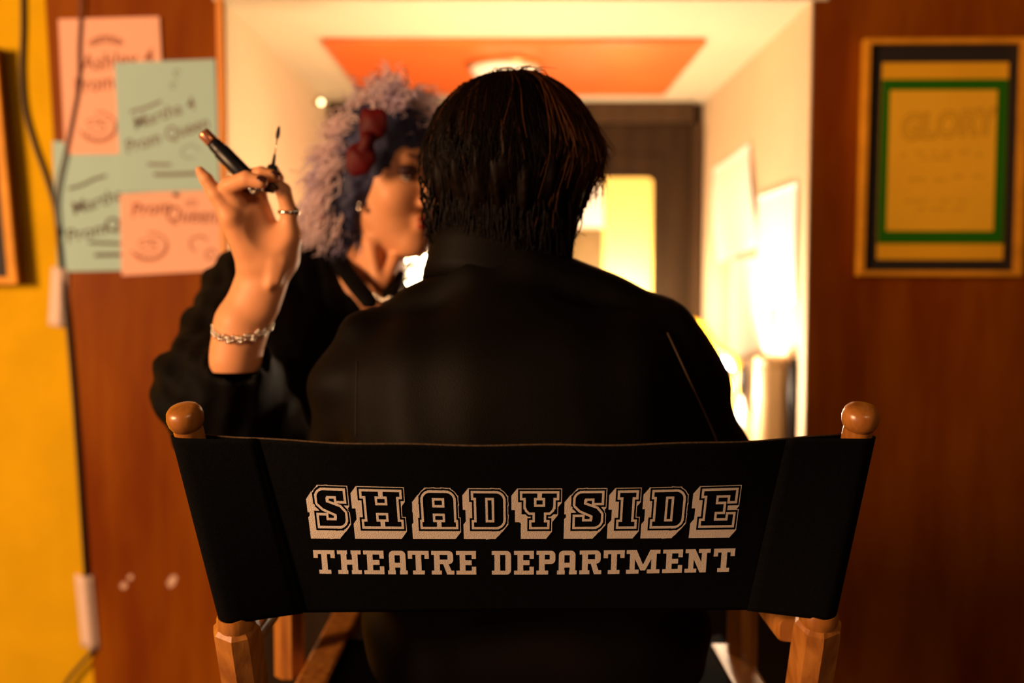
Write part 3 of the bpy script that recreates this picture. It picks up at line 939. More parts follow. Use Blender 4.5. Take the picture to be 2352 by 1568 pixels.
# hems: slightly lighter stitched lines
def on_canvas(px, py, off=.0011):
    d = ray(px, py).normalized()
    h, n_, i_, dist = bvh.ray_cast(CAM, d)
    if h is None: return None
    if n_.dot(d) > 0: n_ = -n_
    return h + n_ * off
g = Geo()
top = [Vector(p) for p in prof_rows[0][19:138]]
g.tube(top, .00075, 6)
g.tube([Vector(r_[-14]) + Vector((.0006, 0, 0)) for r_ in prof_rows], .0007, 6)
g.build('edge_thread', M_THREAD, back, True)

# ---- lettering ------------------------------------------------------------
def R_(x0, y0, x1, y1): return [(x0, y0), (x1, y0), (x1, y1), (x0, y1)]
def sector(cx, cy, r, a0, a1, n=8):
    return [(cx, cy)] + [(cx + r * math.cos(math.radians(a0 + (a1 - a0) * i / n)), cy + r * math.sin(math.radians(a0 + (a1 - a0) * i / n))) for i in range(n + 1)]
def glyph(ch, w, h, st, sf, ov, iv, bar, tip):
    """convex pieces of a slab serif capital; fillers close the counters for the wide outlines"""
    P = []; Fl = []
    m = h * .5
    rr = st * .80
    if ch == 'H':
        for x in (ov, w - ov - st):
            P.append(R_(x, 0, x + st, h))
        lw = ov + st + iv
        if h > 60: lw = w / 2 - 5.2
        P += [R_(0, 0, lw, sf), R_(0, h - sf, lw, h), R_(w - lw, 0, w, sf), R_(w - lw, h - sf, w, h), R_(ov, m - bar / 2, w - ov, m + bar / 2)]
        Fl = [R_(ov, 2, w - ov, h - 2)]
    elif ch == 'I':
        P += [R_(0, 0, w, sf), R_(0, h - sf, w, h), R_((w - st) / 2, 0, (w + st) / 2, h)]
    elif ch == 'T':
        P += [R_(0, h - sf, w, h), R_((w - st) / 2, 0, (w + st) / 2, h), R_(0, h - tip, sf * 1.1, h), R_(w - sf * 1.1, h - tip, w, h), R_(w * .22, 0, w * .78, sf)]
    elif ch == 'E':
        P += [R_(ov, 0, ov + st, h), R_(0, 0, w, sf), R_(0, h - sf, w, h), R_(w - sf * 1.1, 0, w, tip), R_(w - sf * 1.1, h - tip, w, h), R_(ov, m - bar / 2, w * .78, m + bar / 2)]
        if tip > 20:  # big outlined E: arms close up on the middle bar
            P = P[:-1] + [R_(ov, m - bar / 2, w * .66, m + bar / 2)]
            Fl = [R_(ov, 2, w * .66, h - 2)]
    elif ch == 'A':
        o2 = ov * .45; ca_ = .96 if h > 60 else .78
        if h > 60: bar = 14
        P += [R_(o2, 0, o2 + st, h - rr), R_(w - o2 - st, 0, w - o2, h - rr), R_(o2 + rr, h - sf * 1.15, w - o2 - rr, h),
              R_(o2, m * ca_ - bar / 2, w - o2, m * ca_ + bar / 2),
              sector(o2 + rr, h - rr, rr, 90, 180), sector(w - o2 - rr, h - rr, rr, 0, 90), R_(o2 + 1, h - rr - sf * .6, o2 + st, h - rr + .1), 
              [(o2 + rr, h - sf * 1.15), (o2 + rr, h), (o2 + rr - .1, h), (o2 + rr - .1, h - rr)]]
        P += [R_(o2 + rr - .1, h - rr, o2 + st, h), R_(w - o2 - st, h - rr, w - o2 - rr + .1, h)]
        lw = o2 + st + iv * .6
        if h > 60: lw = w / 2 - 5.2
        P += [R_(0, 0, lw, sf), R_(w - lw, 0, w, sf)]
        Fl = [R_(o2 + 2, 2, w - o2 - 2, h - rr)]
    elif ch == 'D':
        P += [R_(ov, 0, ov + st, h), R_(0, 0, w - rr, sf), R_(0, h - sf, w - rr, h), R_(w - st, rr, w, h - rr), sector(w - rr, h - rr, rr, 0, 90), sector(w - rr, rr, rr, 270, 360)]
        P += [R_(w - st, 0, w - rr + .1, rr + .1), R_(w - st, h - rr - .1, w - rr + .1, h)]
        Fl = [R_(ov, 2, w - rr, h - 2)]
    elif ch in 'PR':
        hb = h * .44
        P += [R_(ov, 0, ov + st, h), R_(0, h - sf, w - rr - (2 if ch == 'R' else 0), h)]
        wr = w - (2 if ch == 'R' else 0)
        P += [R_(wr - st, hb + rr, wr, h - rr), sector(wr - rr, h - rr, rr, 0, 90), sector(wr - rr, hb + rr, rr, 270, 360), R_(ov, hb, wr - rr, hb + sf * 1.15), R_(wr - st, hb, wr - rr + .1, hb + rr + .1), R_(wr - st, h - rr - .1, wr - rr + .1, h)]
        if ch == 'P': P += [R_(0, 0, ov + st + iv + 6, sf)]
        else: P += [R_(0, 0, ov + st + iv + 2, sf), [(w * .50, hb + 2), (w * .50 + st * .95, hb + 2), (w - 3, 0), (w - 3 - st * 1.05, 0)], R_(w * .70, 0, w, sf)]
    elif ch == 'M':
        P += [R_(0, 0, ov + st + ov, sf), R_(w - ov * 2 - st, 0, w, sf), R_(ov, 0, ov + st * .9, h), R_(w - ov - st * .9, 0, w - ov, h), R_(0, h - sf, ov + st, h), R_(w - ov - st, h - sf, w, h)]
        c_ = w / 2
        P += [[(ov + 1, h), (ov + st * 1.15, h), (c_ + st * .45, sf * .8), (c_ - st * .42, sf * .8)], [(w - ov - 1, h), (w - ov - st * 1.15, h), (c_ - st * .45, sf * .8), (c_ + st * .42, sf * .8)]]
    elif ch == 'N':
        P += [R_(0, 0, ov + st + iv + 4, sf), R_(ov, 0, ov + st * .9, h), R_(w - ov - st * .9, 0, w - ov, h), R_(0, h - sf, ov + st, h), R_(w - ov - st - iv - 4, h - sf, w, h),
              [(ov, h), (ov + st * 1.1, h), (w - ov, 0), (w - ov - st * 1.1, 0)]]
    elif ch == 'Y':
        lw = (w / 2 - 5.2); c_ = w / 2
        P += [R_(0, h - sf, lw, h), R_(w - lw, h - sf, w, h), R_(ov, h * .60, ov + st * .9, h), R_(w - ov - st * .9, h * .60, w - ov, h),
              [(ov, h * .60), (ov + 3, h * .50), (ov + 9, h * .43), (w - ov - 9, h * .43), (w - ov - 3, h * .50), (w - ov, h * .60)],
              R_(c_ - st / 2, 0, c_ + st / 2, h * .5), R_(w * .27, 0, w * .73, sf)]
        Fl = [R_(ov, h * .5, w - ov, h - 2)]
    elif ch == 'S':
        k_ = h / 82; r2 = 13 * k_
        def q(p): return [(x * w / 61, y * k_) for x, y in p]
        P += [q([(0, 52), (12, 40), (41, 27), (61, 31), (50, 44), (20, 55)]),
              q([(0, 51), (20, 54), (20, 66), (0, 66)]), q([(16, 69), (61, 69), (61, 82), (16, 82)]), q([(0, 60), (20, 60), (20, 66), (0, 66)]), q(sector(16, 66, 16, 90, 180)), q([(15, 66), (22, 66), (22, 82), (15, 82)]),
              q([(44, 58), (61, 58), (61, 82), (44, 82)]),
              q([(41, 16), (61, 16), (61, 32), (41, 28)]), q([(0, 0), (45, 0), (45, 13), (0, 13)]), q(sector(45, 16, 16, 270, 360)), q([(40, 0), (45.5, 0), (45.5, 17), (40, 17)]),
              q([(0, 0), (17, 0), (17, 24), (0, 24)])]
        Fl = [q([(12, 40), (48, 40), (48, 70), (12, 70)]), q([(13, 10), (50, 10), (50, 42), (13, 42)])]
    return P, Fl

def offset_convex(poly, d):
    """mitred outward offset of a convex polygon"""
    n = len(poly)
    area = sum(poly[i][0] * poly[(i + 1) % n][1] - poly[(i + 1) % n][0] * poly[i][1] for i in range(n))
    if area < 0: poly = poly[::-1]
    out = []
    for i in range(n):
        a = Vector(poly[i - 1]); b = Vector(poly[i]); c_ = Vector(poly[(i + 1) % n])
        e1 = (b - a); e2 = (c_ - b)
        if e1.length < 1e-6 or e2.length < 1e-6: continue
        e1.normalize(); e2.normalize()
        n1 = Vector((e1.y, -e1.x)); n2 = Vector((e2.y, -e2.x))
        k_ = 1 + n1.dot(n2)
        if k_ < .9:
            out.append(tuple(b + n1 * d)); out.append(tuple(b + n2 * d)); continue
        out.append(tuple(b + (n1 + n2) * (d / k_)))
    return out
def hull(pts):
    pts = sorted(set((round(x, 4), round(y, 4)) for x, y in pts))
    def half(ps):
        o = []
        for p in ps:
            while len(o) > 1 and (o[-1][0] - o[-2][0]) * (p[1] - o[-2][1]) - (o[-1][1] - o[-2][1]) * (p[0] - o[-2][0]) <= 0: o.pop()
            o.append(p)
        return o[:-1]
    return half(pts) + half(pts[::-1])
def inside(p, poly):
    s_ = 0
    n = len(poly)
    for i in range(n):
        a = poly[i]; b = poly[(i + 1) % n]
        cr = (b[0] - a[0]) * (p[1] - a[1]) - (b[1] - a[1]) * (p[0] - a[0])
        if cr > 1e-9:
            if s_ < 0: return False
            s_ = 1
        elif cr < -1e-9:
            if s_ > 0: return False
            s_ = -1
    return True
def anyin(p, polys): return any(inside(p, q) for q in polys)

def arrange(polys, pred):
    vs_ = []; es = []
    for q in polys:
        b = len(vs_); n = len(q)
        vs_ += [Vector(p) for p in q]; es += [(b + i, b + (i + 1) % n) for i in range(n)]
    ov_, oe, of, *_ = delaunay_2d_cdt(vs_, es, [], 0, 1e-4)
    keep = []
    for t in of:
        c_ = (ov_[t[0]] + ov_[t[1]] + ov_[t[2]]) / 3
        if pred((c_.x, c_.y)): keep.append(t)
    return ov_, keep

def row1(x, y):   # y: 0 baseline .. 82 cap
    base = 1207.0 - 3.6 * ((x - 1150) / 500) ** 2
    topy = 1130.0 - 6.4 * ((x - 1215) / 440) ** 2
    t = y / 77.5
    return x + (x - 1200) * .022 * (y - 41) / 82, base + (topy - base) * t
def row2(x, y):
    base = 1316.4 - (6.4 * ((x - 1150) / 520) ** 2 if x > 1150 else 1.9 * ((x - 1150) / 400) ** 2)
    topy = 1262.0 - (5.4 * ((x - 1100) / 570) ** 2 if x > 1100 else 1.5 * ((x - 1100) / 350) ** 2)
    return x + (x - 1200) * .009 * (y - 27) / 54, base + (topy - base) * y / 54.0

LG = Geo()
BIG = [('S', 731, 61), ('H', 834, 86), ('A', 969, 77), ('D', 1088, 68), ('Y', 1199.5, 79), ('S', 1321, 60), ('I', 1422, 37), ('D', 1500, 67), ('E', 1613, 72)]
D1, D2, D3 = 5.4, 9.7, 11.3
SH = (-13.5, -16.5)
for ch, x0_, w in BIG:
    h = 77.5
    P, Fl = glyph(ch, w, h, 21, 10.5, 8 if ch != 'D' else 6, 7.5, 17, 24)
    if ch == 'Y':
        P, Fl = glyph(ch, w, h, 21, 10.5, 8, 7.5, 17, 24)
    G0 = P
    G1 = [offset_convex(q, D1) for q in P]
    FF = P + Fl
    G2 = [offset_convex(q, D2) for q in FF]
    G3 = [offset_convex(q, D3) for q in FF]
    SW = [hull(q + [(x + SH[0], y + SH[1]) for x, y in q]) for q in G3]
    def pred(p):
        if anyin(p, G0): return False
        if anyin(p, G1): return True
        if anyin(p, G2): return False
        return anyin(p, SW)
    vv, ff = arrange(G0 + G1 + G2 + G3 + SW, pred)
    out = []
    for q in vv:
        a, b = row1(x0_ + q.x, q.y)
        out.append(on_canvas(a, b, .0013))
    ok = [t for t in ff if all(out[i] is not None for i in t)]
    out = [o if o is not None else Vector((0, .8, 1)) for o in out]
    used = sorted(set(i for t in ok for i in t)); mp_ = {i: k_ for k_, i in enumerate(used)}
    LG.add([out[i] for i in used], [tuple(mp_[i] for i in t) for t in ok])
z1c = lambda z: 680 + z / 4.2
z2c = lambda z: 1160 + z / 4.055
SMALL = [('T', z1c(176), z1c(381)), ('H', z1c(404), z1c(632)), ('E', z1c(655), z1c(850)), ('A', z1c(885), z1c(1075)), ('T', z1c(1082), z1c(1284)), ('R', z1c(1308), z1c(1526)), ('E', z1c(1546), z1c(1737)),
         ('D', z1c(1889), z1c(2074)), ('E', z2c(84), z2c(268)), ('P', z2c(292), z2c(468)), ('A', z2c(485), z2c(669)), ('R', z2c(693), z2c(897)), ('T', z2c(916), z2c(1110)), ('M', z2c(1128), z2c(1440)),
         ('E', z2c(1466), z2c(1650)), ('N', z2c(1674), z2c(1906)), ('T', z2c(1937), z2c(2133))]
for ch, a_, b_ in SMALL:
    P, Fl = glyph(ch, b_ - a_, 54, 13, 9, 6 if ch in 'DRP' else 8, 2.0, 11, 18)
    vv, ff = arrange(P, lambda p: anyin(p, P))
    out = [on_canvas(*row2(a_ + q.x, q.y), .0013) for q in vv]
    LG.add(out, ff)
LG.build('lettering', M_PRINT, back)

# =================================================================== SEATED PERSON
NY = 1.06
man = empty('person', (.02, 1.15, 0), 'seated person seen from behind in a black jacket, short dark tousled hair', 'person')
# head with neck (one body)
def headfield(Fd, c, fx, upv, k=1.0):
    """adds a head at c looking along fx"""
    fx = Vector(fx).normalized(); upv = Vector(upv); upv = (upv - fx * upv.dot(fx)).normalized(); rx = fx.cross(upv)
    def T(x, y, z): return Vector(c) + (rx * x + fx * y + upv * z) * k
    R = [[rx[i], fx[i], upv[i]] for i in range(3)]
    def E(p, r, kk=.015, sub=False): Fd.ell(T(*p), tuple(q * k for q in r), kk, sub, R)
    def K(a, b, ra_, rb_, kk=.015, sub=False): Fd.cone(T(*a), T(*b), ra_ * k, rb_ * k, kk, sub)
    E((0, -.012, .022), (.074, .090, .082), 0)
    E((0, .030, -.030), (.060, .058, .075), .03)
    for s_ in (-1, 1):
        K((s_ * .052, -.005, -.055), (s_ * .014, .062, -.103), .017, .015, .03)
        E((s_ * .036, .056, -.034), (.024, .022, .022), .02)
        E((s_ * .073, -.008, -.015), (.008, .018, .031), .006)
    E((0, .070, -.104), (.018, .016, .015), .02)
    K((-.034, .070, .020), (.034, .070, .020), .013, .013, .02)
    for s_ in (-1, 1): E((s_ * .031, .092, .000), (.016, .012, .010), .010, True)
    K((0, .080, .004), (0, .104, -.036), .007, .0105, .012)
    for s_ in (-1, 1): E((s_ * .012, .092, -.041), (.008, .009, .007), .006)
    E((0, .084, -.066), (.021, .010, .006), .007)
    E((0, .082, -.077), (.017, .010, .0065), .006)
    return T
mc = W(1170, 402, 1.10)
Fd = Field((mc.x - .13, .93, 1.20), (mc.x + .13, 1.26, mc.z + .14), .004)
T = headfield(Fd, mc, (0.05, 1, -.05), (0, 0, 1), .92)
Fd.cone(mc + Vector((0, -.01, -.06)), W(1150, 640, 1.06), .048, .046, .03)
Fd.mesh('head', M_SKIN, man)

# jacket
def J(px, py, Y): return W(px, py, Y)
lo = (-.36, .76, .74); hi = (.42, 1.60, 1.44)
Fd = Field(lo, hi, .006)
# upper back, shoulders
Fd.cone(J(945, 895, 1.03), J(1435, 880, 1.03), .076, .076, 0)
Fd.cone(J(1165, 760, 1.03), J(1180, 900, 1.02), .066, .09, .02)
Fd.cone(J(1110, 900, 1.01), J(1120, 1200, .98), .090, .095, .03)
Fd.cone(J(1280, 900, 1.01), J(1290, 1200, .98), .090, .095, .03)
Fd.cone(J(1000, 930, 1.02), J(1000, 1250, 1.0), .080, .085, .03)
Fd.cone(J(1400, 930, 1.02), J(1400, 1250, 1.0), .080, .085, .03)
# trapezius slopes
Fd.cone(J(1105, 672, 1.04), J(880, 765, 1.05), .046, .026, .012)
Fd.cone(J(1205, 652, 1.04), J(1490, 726, 1.05), .046, .026, .012)
# left arm
Fd.cone(J(848, 795, 1.04), J(818, 900, 1.04), .036, .044, .02)
Fd.cone(J(818, 880, 1.04), J(790, 1150, 1.09), .044, .044, .02)
Fd.cone(J(785, 1190, 1.10), (-.12, 1.37, CZ - .32), .044, .034, .02)
# right arm
Fd.cone(J(1515, 772, 1.04), J(1560, 870, 1.04), .038, .045, .02)
Fd.cone(J(1560, 870, 1.04), J(1655, 1120, 1.09), .046, .046, .02)
Fd.cone(J(1660, 1160, 1.10), (.13, 1.38, CZ - .32), .046, .034, .02)
# skirt of the jacket and hips
Fd.cone((-.055, 1.06, CZ - .37), (.095, 1.06, CZ - .37), .105, .115, .03)
Fd.cone((.15, 1.08, CZ - .40), (.19, 1.22, CZ - .42), .06, .05, .03)
# folds: soft diagonal creases
X, Y, Z = Fd.X, Fd.Y, Fd.Z
fold = .0022 * np.sin((X * 1.2 + Z * .6) * 70 + 2.5 * np.sin(Z * 18)) * np.exp(-((np.abs(X - .02) - .14) / .07) ** 2)
fold += .0026 * np.sin(Z * 95 + 20 * X * np.sign(X)) * np.exp(-((np.abs(X - .02) - .215) / .04) ** 2)
fold += .0020 * np.sin(Z * 45 + X * 22) * np.exp(-((Z - (CZ - .17)) / .07) ** 2)
Fd.F = Fd.F + fold.astype(np.float32)
# neck opening
Fd.cone(J(1150, 520, 1.075), J(1150, 620, 1.065), .054, .050, .004, True)
jacket = Fd.mesh('jacket', M_JACKET, man)
# collar: standing band folded down at the back
cn = W(1142, 618, 1.062)
v = []; f = []; n = 48
cols = []
def ring_pt(a, r, z): return (cn.x + r * 1.10 * math.cos(a), cn.y + r * .86 * math.sin(a), z)
rows = [(.062, .002), (.059, .020), (.0565, .036), (.0585, .042), (.0610, .040), (.0645, .026), (.069, .006), (.073, -.012)]
for i in range(n + 1):
    a = math.radians(-90 - 165 + 330 * i / n)
    dip = .020 * (1 - math.cos(a + math.pi / 2)) / 2
    tilt = -.012 * math.cos(a)
    for r_, z in rows:
        dr = .010 if abs(i - n / 2) > n * .42 else 0
        v.append(ring_pt(a, r_ + dr, cn.z + z - dip + tilt))
m_ = len(rows)
for i in range(n):
    for j in range(m_ - 1):
        a = i * m_ + j; f.append((a, a + 1, a + m_ + 1, a + m_))
col = mk('collar', v, f, M_JACKET, man, True)
sm = col.modifiers.new('thick', 'SOLIDIFY'); sm.thickness = .003; sm.offset = -1
# seams laid on the jacket surface
jv = [jacket.matrix_basis @ q.co + wloc(man) for q in jacket.data.vertices]
jb = BVHTree.FromPolygons(jv, [tuple(p.vertices) for p in jacket.data.polygons])
def on_jacket(px, py, off=.0006):
    d = ray(px, py).normalized()
    h, n_, i_, dd = jb.ray_cast(CAM, d)
    if h is None: return None
    if n_.dot(d) > 0: n_ = -n_
    return h + n_ * off
def seam(pts, r=.0007, m=M_PIPING, name='seam_piping'):
    P = []
    for i in range(len(pts) - 1):
        for j in range(8):
            t = j / 8
            q = on_jacket(pts[i][0] * (1 - t) + pts[i + 1][0] * t, pts[i][1] * (1 - t) + pts[i + 1][1] * t)
            if q is not None: P.append(q)
    if len(P) > 2:
        g = Geo(); g.tube(P, r, 6); return g.build(name, m, man, True)
seam([(1532, 765), (1560, 825), (1590, 890), (1618, 950), (1640, 1000), (1655, 1040)], .0009)
seam([(820, 830), (819, 900), (818, 960), (818, 1010)], .0004, mat('seam_thread', (.02, .012, .007), .8))
# trousers and shoes
Fd = Field((-.22, 1.0, 0.02), (.30, 1.72, .93), .008)
for s_, x in ((-1, -.075), (1, .125)):
    Fd.cone((x * .9, 1.08, CZ - .40), (x + s_ * .01, 1.46, CZ - .425), .075, .058, .03)
    Fd.cone((x + s_ * .01, 1.46, CZ - .44), (x + s_ * .0, 1.40, .37), .056, .040, .02)
    Fd.cone((x, 1.385, .37), (x, 1.385, .33), .040, .044, .02)
Fd.mesh('trousers', M_TROUSER, man)
for x in (-.075, .125):
    g = Geo()
    g.tube([(x, 1.325, .335), (x, 1.35, .335), (x, 1.42, .33), (x, 1.49, .322), (x, 1.54, .315), (x, 1.56, .312)], [.022, .038, .038, .036, .030, .012], section=[(math.cos(t) * (.9 if math.cos(t) > 0 else .5), math.sin(t)) for t in [2 * math.pi * i / 16 for i in range(16)]], up=(0, 0, 1))
    g.build('shoe', M_SHOE, man, True)
# hands resting in the lap
def lap_hand(wrist, fwd, side, parent, name='hand'):
    wr = Vector(wrist); fw = Vector(fwd).normalized(); rt_ = fw.cross(Vector((0, 0, 1))).normalized() * side
    Fh = Field(tuple(wr - Vector((.13, .06, .07))), tuple(wr + Vector((.13, .24, .07))), .0032)
    Fh.cone(wr - fw * .03, wr, .027, .025, .01)
    for i, (o_, l) in enumerate(((-.030, .062), (-.010, .074), (.011, .078), (.031, .070))):
        kn = wr + fw * (.085 - abs(i - 2) * .004) + rt_ * o_
        Fh.cone(wr + rt_ * o_ * .5, kn, .014, .011, .014)
        mid = kn + fw * l * .5 + Vector((0, 0, -.006)); Fh.cone(kn, mid, .0098, .0088, .005)
        Fh.cone(mid, mid + fw * l * .4 + Vector((0, 0, -.020)), .0088, .0075, .004)
    th = wr + fw * .03 + rt_ * .028
    Fh.cone(wr + fw * .01 + rt_ * .012, th, .016, .013, .012); Fh.cone(th, th + fw * .035 + rt_ * .018, .0115, .009, .006)
    return Fh.mesh(name, M_SKIN, parent)
lap_hand((.115, 1.41, CZ - .325), (-.35, 1, -.25), -1, man)
lap_hand((-.105, 1.40, CZ - .325), (.35, 1, -.25), 1, man)

# ---- hair of the seated person
hc = W(1172, 382, 1.085)
hair_r = Vector((.0915, .102, .094))
Fd = Field((hc.x - .13, hc.y - .13, hc.z - .16), (hc.x + .13, hc.y + .14, hc.z + .13), .004)
Fd.ell(hc + Vector((0, 0, .004)), tuple(hair_r), 0)
Fd.ell(hc + Vector((-.006, -.006, -.038)), (.070, .066, .056), .02)
Fd.cone(hc + Vector((-.050, -.015, -.045)), hc + Vector((-.062, .0, -.085)), .026, .012, .02)
Fd.cone(hc + Vector((.040, -.03, -.045)), hc + Vector((.052, .0, -.078)), .026, .012, .02)
# open the face side
Fd.ell(hc + Vector((0, .135, -.06)), (.075, .075, .085), .02, True)
# ragged surface
X, Y, Z = Fd.X - hc.x, Fd.Y - hc.y, Fd.Z - hc.z
an = np.arctan2(X, Y)
Fd.F = Fd.F + (.0024 * np.sin(an * 23 + Z * 30) + .0018 * np.sin(an * 41 - Z * 60) + .0014 * np.sin(an * 9 + Z * 45)).astype(np.float32)
hair = Fd.mesh('hair', M_HAIR, man)
g = Geo()
tri = [(1, 0), (-.5, .87), (-.5, -.87)]
def scalp(th, ph, lift=0.0):
    """th: angle down from the crown, ph: round the head (0 = right, -90 = towards the back)"""
    r = hair_r * (1.0 + lift)
    return Vector((hc.x + r.x * math.sin(th) * math.cos(ph), hc.y + r.y * math.sin(th) * math.sin(ph), hc.z + .004 + r.z * math.cos(th)))
def strand(ph, th0, th1, lift, flick, wav, r0, mi, drop=0.0):
    n = 9; pts = []
    dph = rnd.uniform(-.25, .25)
    for i in range(n):
        t = i / (n - 1)
        th = th0 + (th1 - th0) * t
        p = scalp(min(th, 1.95), ph + dph * t + wav * math.sin(t * 7 + ph * 5), lift * (.2 + t) )
        if th > 1.95:
            p.z -= (th - 1.95) * .085
        p.x -= math.cos(ph) * max(0, th - 1.50) * (.055 if math.cos(ph) > 0 else .022)
        p.y -= math.sin(ph) * max(0, th - 1.55) * .030
        out = Vector((math.cos(ph), math.sin(ph) * .8, -.15))
        p += out * (flick * max(0, t - .6) ** 2 * 6)
        pts.append(p)
    rad = [r0 * (1 - .75 * (i / (n - 1)) ** 2) for i in range(n)]
    g.tube(pts, rad, section=tri, mi=mi, cap=False)
for i in range(3400):
    ph = rnd.uniform(-math.pi * 1.04, math.pi * .04)
    th0 = rnd.uniform(.0, .9)
    right = math.cos(ph)
    th1 = rnd.uniform(1.45, 2.62)
    flick = rnd.gauss(0, .004) if rnd.random() < .8 else rnd.uniform(0, .012)
    mi = 0
    lift = rnd.uniform(0, .045)
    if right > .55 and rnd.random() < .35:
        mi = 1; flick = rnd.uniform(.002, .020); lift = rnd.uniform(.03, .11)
    if rnd.random() < .04: mi = 1
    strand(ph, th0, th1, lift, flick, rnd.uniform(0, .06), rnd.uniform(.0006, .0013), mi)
# chin-length side locks
for i in range(520):
    s_ = -1 if i % 2 else 1
    a = hc + Vector((s_ * (rnd.uniform(.060, .090) if s_ < 0 else rnd.uniform(.048, .072)), rnd.uniform(-.045, .03), rnd.uniform(-.05, -.01)))
    ln = rnd.uniform(.035, .085) * (1.05 if s_ < 0 else .85)
    inw = -s_ * rnd.uniform(.10, .45)
    pts = [a + Vector((inw * ln * t * (.4 + t * .6) + s_ * .006 * math.sin(t * 5 + i), rnd.uniform(-.0015, .0015), -ln * t)) for t in (0, .2, .4, .6, .8, 1)]
    if rnd.random() < .2: pts[-1] += Vector((s_ * rnd.uniform(.004, .014), 0, rnd.uniform(0, .006)))
    g.tube(smooth_path(pts, 2), [.0014 * (1 - .08 * j) for j in range(11)], section=tri, mi=1 if rnd.random() < .16 else 0, cap=False)
# nape locks over the collar
for i in range(900):
    a = hc + Vector((rnd.uniform(-.072, .064), 0, rnd.uniform(-.080, -.030)))
    a.y -= math.sqrt(max(0, 1 - ((a.x - hc.x) / .09) ** 2)) * (.086 + .25 * (a.z - hc.z + .03)) + rnd.uniform(-.003, .004)
    ln = rnd.uniform(.022, .050)
    pts = [a + Vector((rnd.uniform(-.15, .15) * ln * t, .006 * t, -ln * t)) for t in (0, .33, .66, 1)]
    g.tube(pts, [.0013, .0012, .0008, .0003], section=tri, mi=0, cap=False)
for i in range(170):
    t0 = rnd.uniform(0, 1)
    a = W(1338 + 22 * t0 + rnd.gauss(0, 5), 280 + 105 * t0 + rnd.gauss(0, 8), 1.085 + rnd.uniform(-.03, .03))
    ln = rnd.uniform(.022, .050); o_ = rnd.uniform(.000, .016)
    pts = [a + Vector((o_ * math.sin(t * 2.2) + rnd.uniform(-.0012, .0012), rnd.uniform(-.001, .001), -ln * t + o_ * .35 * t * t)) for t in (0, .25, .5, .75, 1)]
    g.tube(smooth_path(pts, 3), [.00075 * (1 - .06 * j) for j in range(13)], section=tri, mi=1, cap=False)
# crown tuft with a few flyaways in the backlit brown
for i in range(70):
    a = W(1180 + rnd.gauss(0, 22), 185, 1.08) + Vector((0, rnd.uniform(-.03, .02), 0))
    d = Vector((rnd.uniform(-.02, .024), rnd.uniform(-.01, .01), rnd.uniform(.008, .014)))
    pts = [a, a + d * .5 + Vector((0, 0, .003)), a + d + Vector((d.x * .3, 0, -.003))]
    g.tube(smooth_path(pts, 3), [.0008, .0008, .0007, .0006, .0005, .0004, .0003], section=tri, mi=1 if rnd.random() < .6 else 0, cap=False)
g.build('hair_strands', None, hair, True, mats=[M_HAIR, M_HAIRT])
# chain ear piercing
g = Geo()
for i in range(12):
    t = i / 11
    c = W(1340 - 20 * t + 3 * math.sin(i), 428 + 72 * t, 1.075)
    if i in (5, 6): continue
    g.ball(c, .0016, 8)
ea = g.build('earring', M_SILVER, man, True)
ea['label'] = 'dangling silver chain earring'

# =================================================================== STANDING PERSON
wom = empty('person', (-.18, 1.62, 0), 'standing person in a black blouse with curly lavender blue hair, raising one hand', 'person')
wc = W(889, 398, 1.47)
fwd = Vector((.78, -.62, -.10)); upv = Vector((.06, -.10, 1))
Fd = Field((wc.x - .30, 1.28, CZ - .16), (wc.x + .16, 1.66, wc.z + .13), .0042)
T = headfield(Fd, wc, fwd, upv, .94)
neck0 = wc + Vector((0, .02, -.06)); neck1 = W(838, 655, 1.47)
Fd.cone(neck0, neck1, .042, .044, .03)
Fd.cone(neck1, W(840, 705, 1.46), .046, .050, .03)
Fd.cone(W(835, 690, 1.48), W(862, 700, 1.46), .03, .03, .02)
# neck tendons and collar bone
Fd.cone(W(850, 560, 1.43), W(872, 668, 1.41), .010, .008, .012)
Fd.cone(W(905, 600, 1.43), W(880, 668, 1.41), .009, .007, .010)
head = Fd.mesh('head', M_SKIN, wom)
# facial features
fxv = fwd.normalized(); uz = (upv - fxv * upv.dot(fxv)).normalized(); rx_ = fxv.cross(uz)
Rm = Matrix((rx_, fxv, uz)).transposed()
def local_ell(p, r, name, m, parent, n=16):
    g = Geo(); g.ball((0, 0, 0), 1, n, rad3=r)
    g.v = [tuple(Vector(T(*p)) + Rm @ Vector(q)) for q in g.v]
    return g.build(name, m, parent, True)
for s_ in (-1, 1):
    e = local_ell((s_ * .031, .074, .000), (.0125, .0125, .0125), 'eye', M_EYE, head)
    local_ell((s_ * .031, .0850, -.001), (.0055, .0030, .0055), 'iris', M_IRIS, e)
    local_ell((s_ * .033, .0795, .0050), (.0185, .0095, .0095), 'eyelid', M_SHADOW, head)
    local_ell((s_ * .034, .0835, -.0060), (.0150, .0040, .0020), 'eyelash', M_SHADOW, head)
    g = Geo()
    pts = [T(s_ * x, y, z) for x, y, z in ((.014, .0885, .021), (.026, .0880, .026), (.038, .0800, .027), (.048, .0690, .022))]
    g.tube(smooth_path(pts, 4), .0022, 6); g.build('eyebrow', M_SHADOW, head, True)
local_ell((0, .0905, -.0660), (.0215, .0070, .0052), 'lip', M_LIP, head)
local_ell((0, .0885, -.0765), (.0180, .0075, .0062), 'lip', M_LIP, head)

